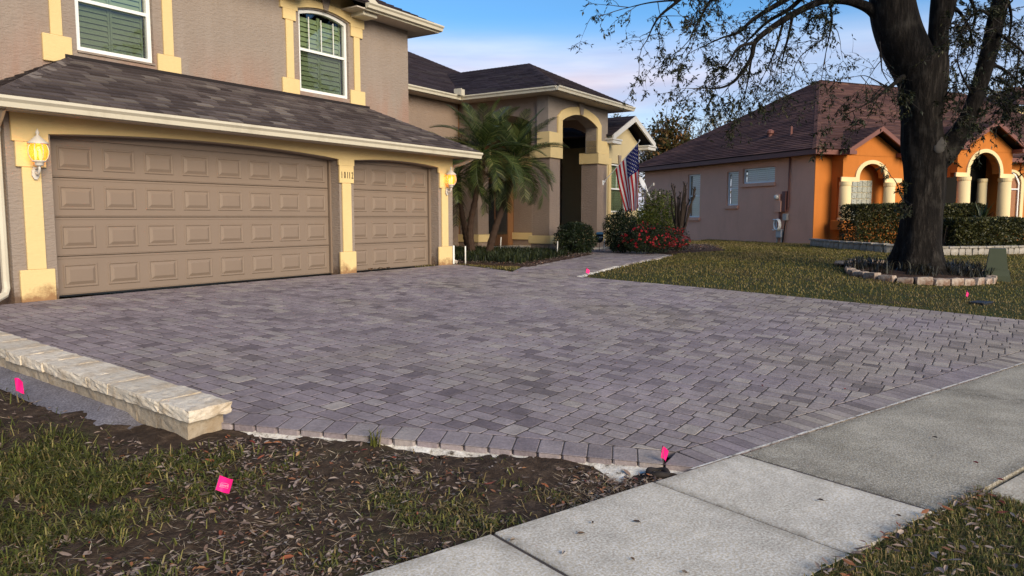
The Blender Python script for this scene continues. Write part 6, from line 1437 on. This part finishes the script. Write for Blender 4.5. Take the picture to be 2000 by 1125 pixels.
bo = MB().box(-.05, .05, -.012, .012, -.08, .08, .01).tube([(0, -.01, 0), (.0, -.07, .04)], .025, 8).build('bracket', m_white, e); bo.rotation_euler = (0, 0, TH)
f_wh, f_rd, f_bl = [leafmat(n_, [(0, c_), (1, c_)], .7, .45) for n_, c_ in (('flag_white', (.86, .85, .84)), ('flag_red', (.52, .006, .014)), ('flag_blue', (.014, .02, .15)))]
hang = Vector((0, 0, -1)); pd_ = PT.normalized(); per = pd_.cross(Vector((0, 0, 1))).normalized()
def fl(p, q):                          # p: 0 at the lower end of the hoist .. 1 at the pole tip; q: 0 hoist .. 1 fly
    base = PT * (.34 + .62 * p); tgt = PT * .90; w = .42 * q ** 1.15
    x = base.lerp(tgt, w * (1 - .18 * p)); z = -(2.2 - .6 * (1 - p) ** 1.3) * q
    x = Vector((x.x, x.y, base.z + (tgt.z - base.z) * w * .22)) + Vector((0, 0, z))
    amp = .055 * min(1, q * 2.5); return x + per * (amp * math.sin(p * 11 + q * 3.0) + .03 * math.sin(q * 6 + p * 2) * q) + pd_ * (.025 * math.sin(p * 8 + q * 5) * q + .16 * q)
np_, nq = 26, 30
def strip_part(name, mat, p0, p1, q0, q1, lift=0.0):
    V, Fc = [], []; a = max(2, int(round((p1 - p0) * np_))); b = max(2, int(round((q1 - q0) * nq)))
    for i in range(a + 1):
        for j in range(b + 1): V.append(fl(p0 + (p1 - p0) * i / a, q0 + (q1 - q0) * j / b) + per * lift)
    for i in range(a):
        for j in range(b): k = i * (b + 1) + j; Fc.append((k, k + 1, k + b + 2, k + b + 1))
    return mk(name, V, Fc, mat, e, True)
for k in range(13):
    q0 = .4 if k >= 6 else 0.0; strip_part('stripe', f_rd if k % 2 == 0 else f_wh, k / 13, (k + 1) / 13, q0, 1.0)
can = strip_part('canton', f_bl, 6 / 13, 1.0, 0, .4)
for sd_ in (1, -1):
    for r_ in range(9):
        for c_ in range(6 if r_ % 2 == 0 else 5):
            p = 6 / 13 + (7 / 13) * (r_ + 1) / 10; q = .4 * ((c_ + .5) / 6 if r_ % 2 == 0 else (c_ + 1) / 6); o_ = fl(p, q); du = (fl(p + .01, q) - o_).normalized(); dq = (fl(p, q + .01) - o_).normalized(); n_ = du.cross(dq).normalized() * (.006 * sd_)
            V = [o_ + n_]
            for t in range(10): a = math.pi * t / 5; rr = .030 if t % 2 == 0 else .012; V.append(o_ + n_ + (du * math.cos(a) + dq * math.sin(a)) * rr)
            mk('star', V, [(0, t + 1, (t + 1) % 10 + 1) for t in range(10)], f_wh, can)

# ---- satellite dishes on the side wall
m_dish = plain('dish_white', (.62, .63, .65), .45)
def dish(px, py, Yd, sc__, yaw, label):
    x, y, z = at(px, py, Yd); v = 1.6; e = empty('satellite_dish', (x, y, z), 0, label, 'satellite dish', 'satellite dishes on the house side')
    prof = [(.001, -.055), (.10, -.050), (.19, -.035), (.26, -.010), (.285, .004), (.28, .012), (.255, .0), (.10, -.04), (.001, -.045)]
    o = MB().lathe([(r_ * sc__, zz * sc__) for r_, zz in prof], 0, 0, 24).build('reflector', m_dish, e, True); o.rotation_euler = (R(66), R(0), R(yaw)); o.scale = (1, 1.18, 1)
    mb = MB(); d = Vector((math.sin(R(yaw)), -math.cos(R(yaw)), .15)); mb.tube([(0, 0, -.26), d * .22 + Vector((0, 0, -.22)), d * .42 + Vector((0, 0, -.02))], .012, 6); mb.build('feed_arm', m_grey, e); box('feed_horn', m_grey, e, d.x * .42 - .03, d.x * .42 + .03, d.y * .42 - .03, d.y * .42 + .03, -.06, .05, .008)
    wv = Vector((W(21.4, v)[0] - x, W(21.4, v)[1] - y, -.25)); MB().tube([-d * .05, -d * .12 + Vector((0, 0, -.08)), wv], .02, 8).build('mast', m_grey, e)
    return e
dish(1256, 360, 28.9, .95, 60, 'upper satellite dish partly hidden behind the flag'); dish(1266, 377, 28.6, .95, 75, 'lower satellite dish above the light green shrub')
# ---- security sign
g = atg(1171, 491); e = empty('security_sign', g, R(20), 'small black security yard sign with pale blue top beside the entrance walk', 'sign')
MB().tube([(0, .012, -.1), (0, .012, .42)], .008, 6).build('stake', m_black, e)
oc = [(-.085, .66), (.085, .66), (.125, .62), (.125, .42), (.05, .33), (-.05, .33), (-.125, .42), (-.125, .62)]
MB().prism([(a, b - .06) for a, b in oc], 1, -.006, .006).build('panel', m_black, e); MB().prism([(-.085, .601), (.085, .601), (.121, .565), (.121, .53), (-.121, .53), (-.121, .565)], 1, -.008, -.0062).build('header', plain('pale_blue', (.20, .42, .52), .5), e)
for k, (x0, x1, z0, z1) in enumerate([(-.095, .095, .43, .455), (-.06, .06, .385, .395)]):
    mb = MB(); x = x0
    while x < x1:
        w = random.uniform(.008, .018); mb.box(x, min(x + w, x1), -.008, -.0062, z0, z1 + random.uniform(-.006, 0)); x += w + .005
    mb.build('print_line', m_white, e)
# ---- black ring in the corner, valve box, cable pedestal
g = atg(1285, 920); e = empty('drain_ring', (g[0], g[1], -.535), 0, 'black rubber drain ring at the driveway corner beside the sidewalk', 'drain ring'); mb = MB(); mb.tube([(.056 * math.cos(a), .050 * math.sin(a), .03 + .006 * math.sin(3 * a)) for a in np.linspace(0, 2 * math.pi, 33)], .021, 10, False); mb.build('ring', plain('dirty_rubber', (.022, .017, .014), .8, .3, 0, .6, 60), e, True); MB().lathe([(.05, -.02), (.05, .004), (.01, .008)], 0, 0, 16).build('lid', m_soil, e)
g = atg(1915, 592); e = empty('valve_box', (g[0], g[1], g[2] - .06), sh, 'black valve box lid set in the right lawn', 'valve box'); box('lid', m_black, e, -.2, .2, -.13, .13, .0, .085, .01)
g = atg(1945, 546); m_ped = plain('green_pedestal', (.075, .085, .045), .5, .35); e = empty('cable_pedestal', (g[0], g[1], g[2] - .03), R(60), 'dark green tapered cable pedestal on the lawn right of the oak', 'cable pedestal')
mb = MB(); z = lambda b, t, z0, z1, ox=0: mb.add([(-b, -b, z0), (b, -b, z0), (b, b, z0), (-b, b, z0), (-t + ox, -t, z1), (t + ox, -t, z1), (t + ox, t, z1), (-t + ox, t, z1)], [(0, 3, 2, 1), (4, 5, 6, 7), (0, 1, 5, 4), (1, 2, 6, 5), (2, 3, 7, 6), (3, 0, 4, 7)])
z(.25, .245, 0, .12); z(.235, .215, .121, .24); mb.build('base', m_ped, e); mb = MB(); z(.195, .145, .241, .70); mb.build('hood', m_ped, e)
mb = MB()
for k in range(5): mb.box(-.14 + k * .06, -.115 + k * .06, -.252, -.246, .13, .20); mb.box(.246, .252, -.14 + k * .06, -.115 + k * .06, .13, .20)
mb.build('vent_slot', m_black, e)
# ---- single leaves on the sidewalk and driveway
lf = [(1126, 1045, 'brown', 'on the middle slab near its left joint'), (1008, 1056, 'tan', 'on the left slab close to its right joint'), (1240, 1098, 'brown', 'on the middle slab at the bottom edge of the picture'), (1104, 1079, 'pale', 'on the sidewalk joint at the bottom'), (1158, 1026, 'brown', 'on the middle slab near the lawn edge'), (1252, 1023, 'dark', 'at the centre of the middle slab'), (1595, 978, 'dark', 'on the light slab next to the dark slab'), (1748, 1008, 'brown', 'near the far right end of the light slab'), (1330, 1118, 'tan', 'on the middle slab right of the bottom centre'), (1900, 904, 'red', 'in the middle of the dark slab'), (1820, 855, 'dark', 'on the upper half of the dark slab'), (1945, 938, 'red', 'at the near edge of the dark slab'), (1490, 756, 'red', 'on the driveway pavers left of another red leaf'), (1648, 762, 'red', 'on the driveway pavers close to the border course'), (1945, 990, 'brown', 'on the cream apron beside the verge')]
plc = {'brown': (.16, .10, .06), 'tan': (.30, .22, .15), 'pale': (.42, .34, .27), 'dark': (.05, .035, .03), 'red': (.22, .02, .02)}; lmat = {k: leafmat(k + '_single_leaf', [(0, c), (1, c)], .6, .1) for k, c in plc.items()}
for k, (px, py, c, where) in enumerate(lf):
    g = atg(px, py); l = random.uniform(.03, .048); a = random.uniform(0, 6.28); dx, dy = math.cos(a), math.sin(a); w = l * .19
    V = [(0, 0, .006)] + [(dx * l * f - dy * w * s_ * q, dy * l * f + dx * w * s_ * q, .004 + .008 * abs(s_) + .003) for f, q in ((.3, .9), (.65, .8)) for s_ in (-1, 0, 1)] + [(dx * l, dy * l, .010)]
    o = mk('fallen_leaf', V, [(0, 1, 2), (0, 2, 3), (1, 4, 5, 2), (2, 5, 6, 3), (4, 7, 5), (5, 7, 6)], lmat[c], None, True); o.location = (g[0], g[1], g[2] + .001)
    tag(o, 'single %s fallen leaf lying %s' % (c, where), 'leaf', 'single leaves on the paving')
# debris by the second garage door
for k, (px, py) in enumerate([(752, 525), (758, 523), (726, 528), (733, 526)]):
    g = atg(px, py); mb = MB()
    for j in range(5):
        a = random.uniform(0, 6.28); l = random.uniform(.05, .10); b0 = (g[0] + random.gauss(0, .03), g[1] + random.gauss(0, .03), .01); mb.add([b0, (b0[0] + l * math.cos(a), b0[1] + l * math.sin(a), .05), (b0[0] + l * 1.3 * math.cos(a + .5), b0[1] + l * 1.3 * math.sin(a + .5), .03), (b0[0] + l * .6 * math.cos(a + .9), b0[1] + l * .6 * math.sin(a + .9), .01)], [(0, 1, 2, 3)])
    o = mb.build('dead_leaves', lmat['brown']); tag(o, ('rightmost heap of dead leaves against the smaller garage door', 'second heap of dead leaves from the right at the smaller garage door', 'leftmost heap of dead leaves at the smaller garage door', 'second heap of dead leaves from the left at the smaller garage door')[k], 'leaves', 'dead leaves at the smaller garage door')
print('objects', len(bpy.data.objects))
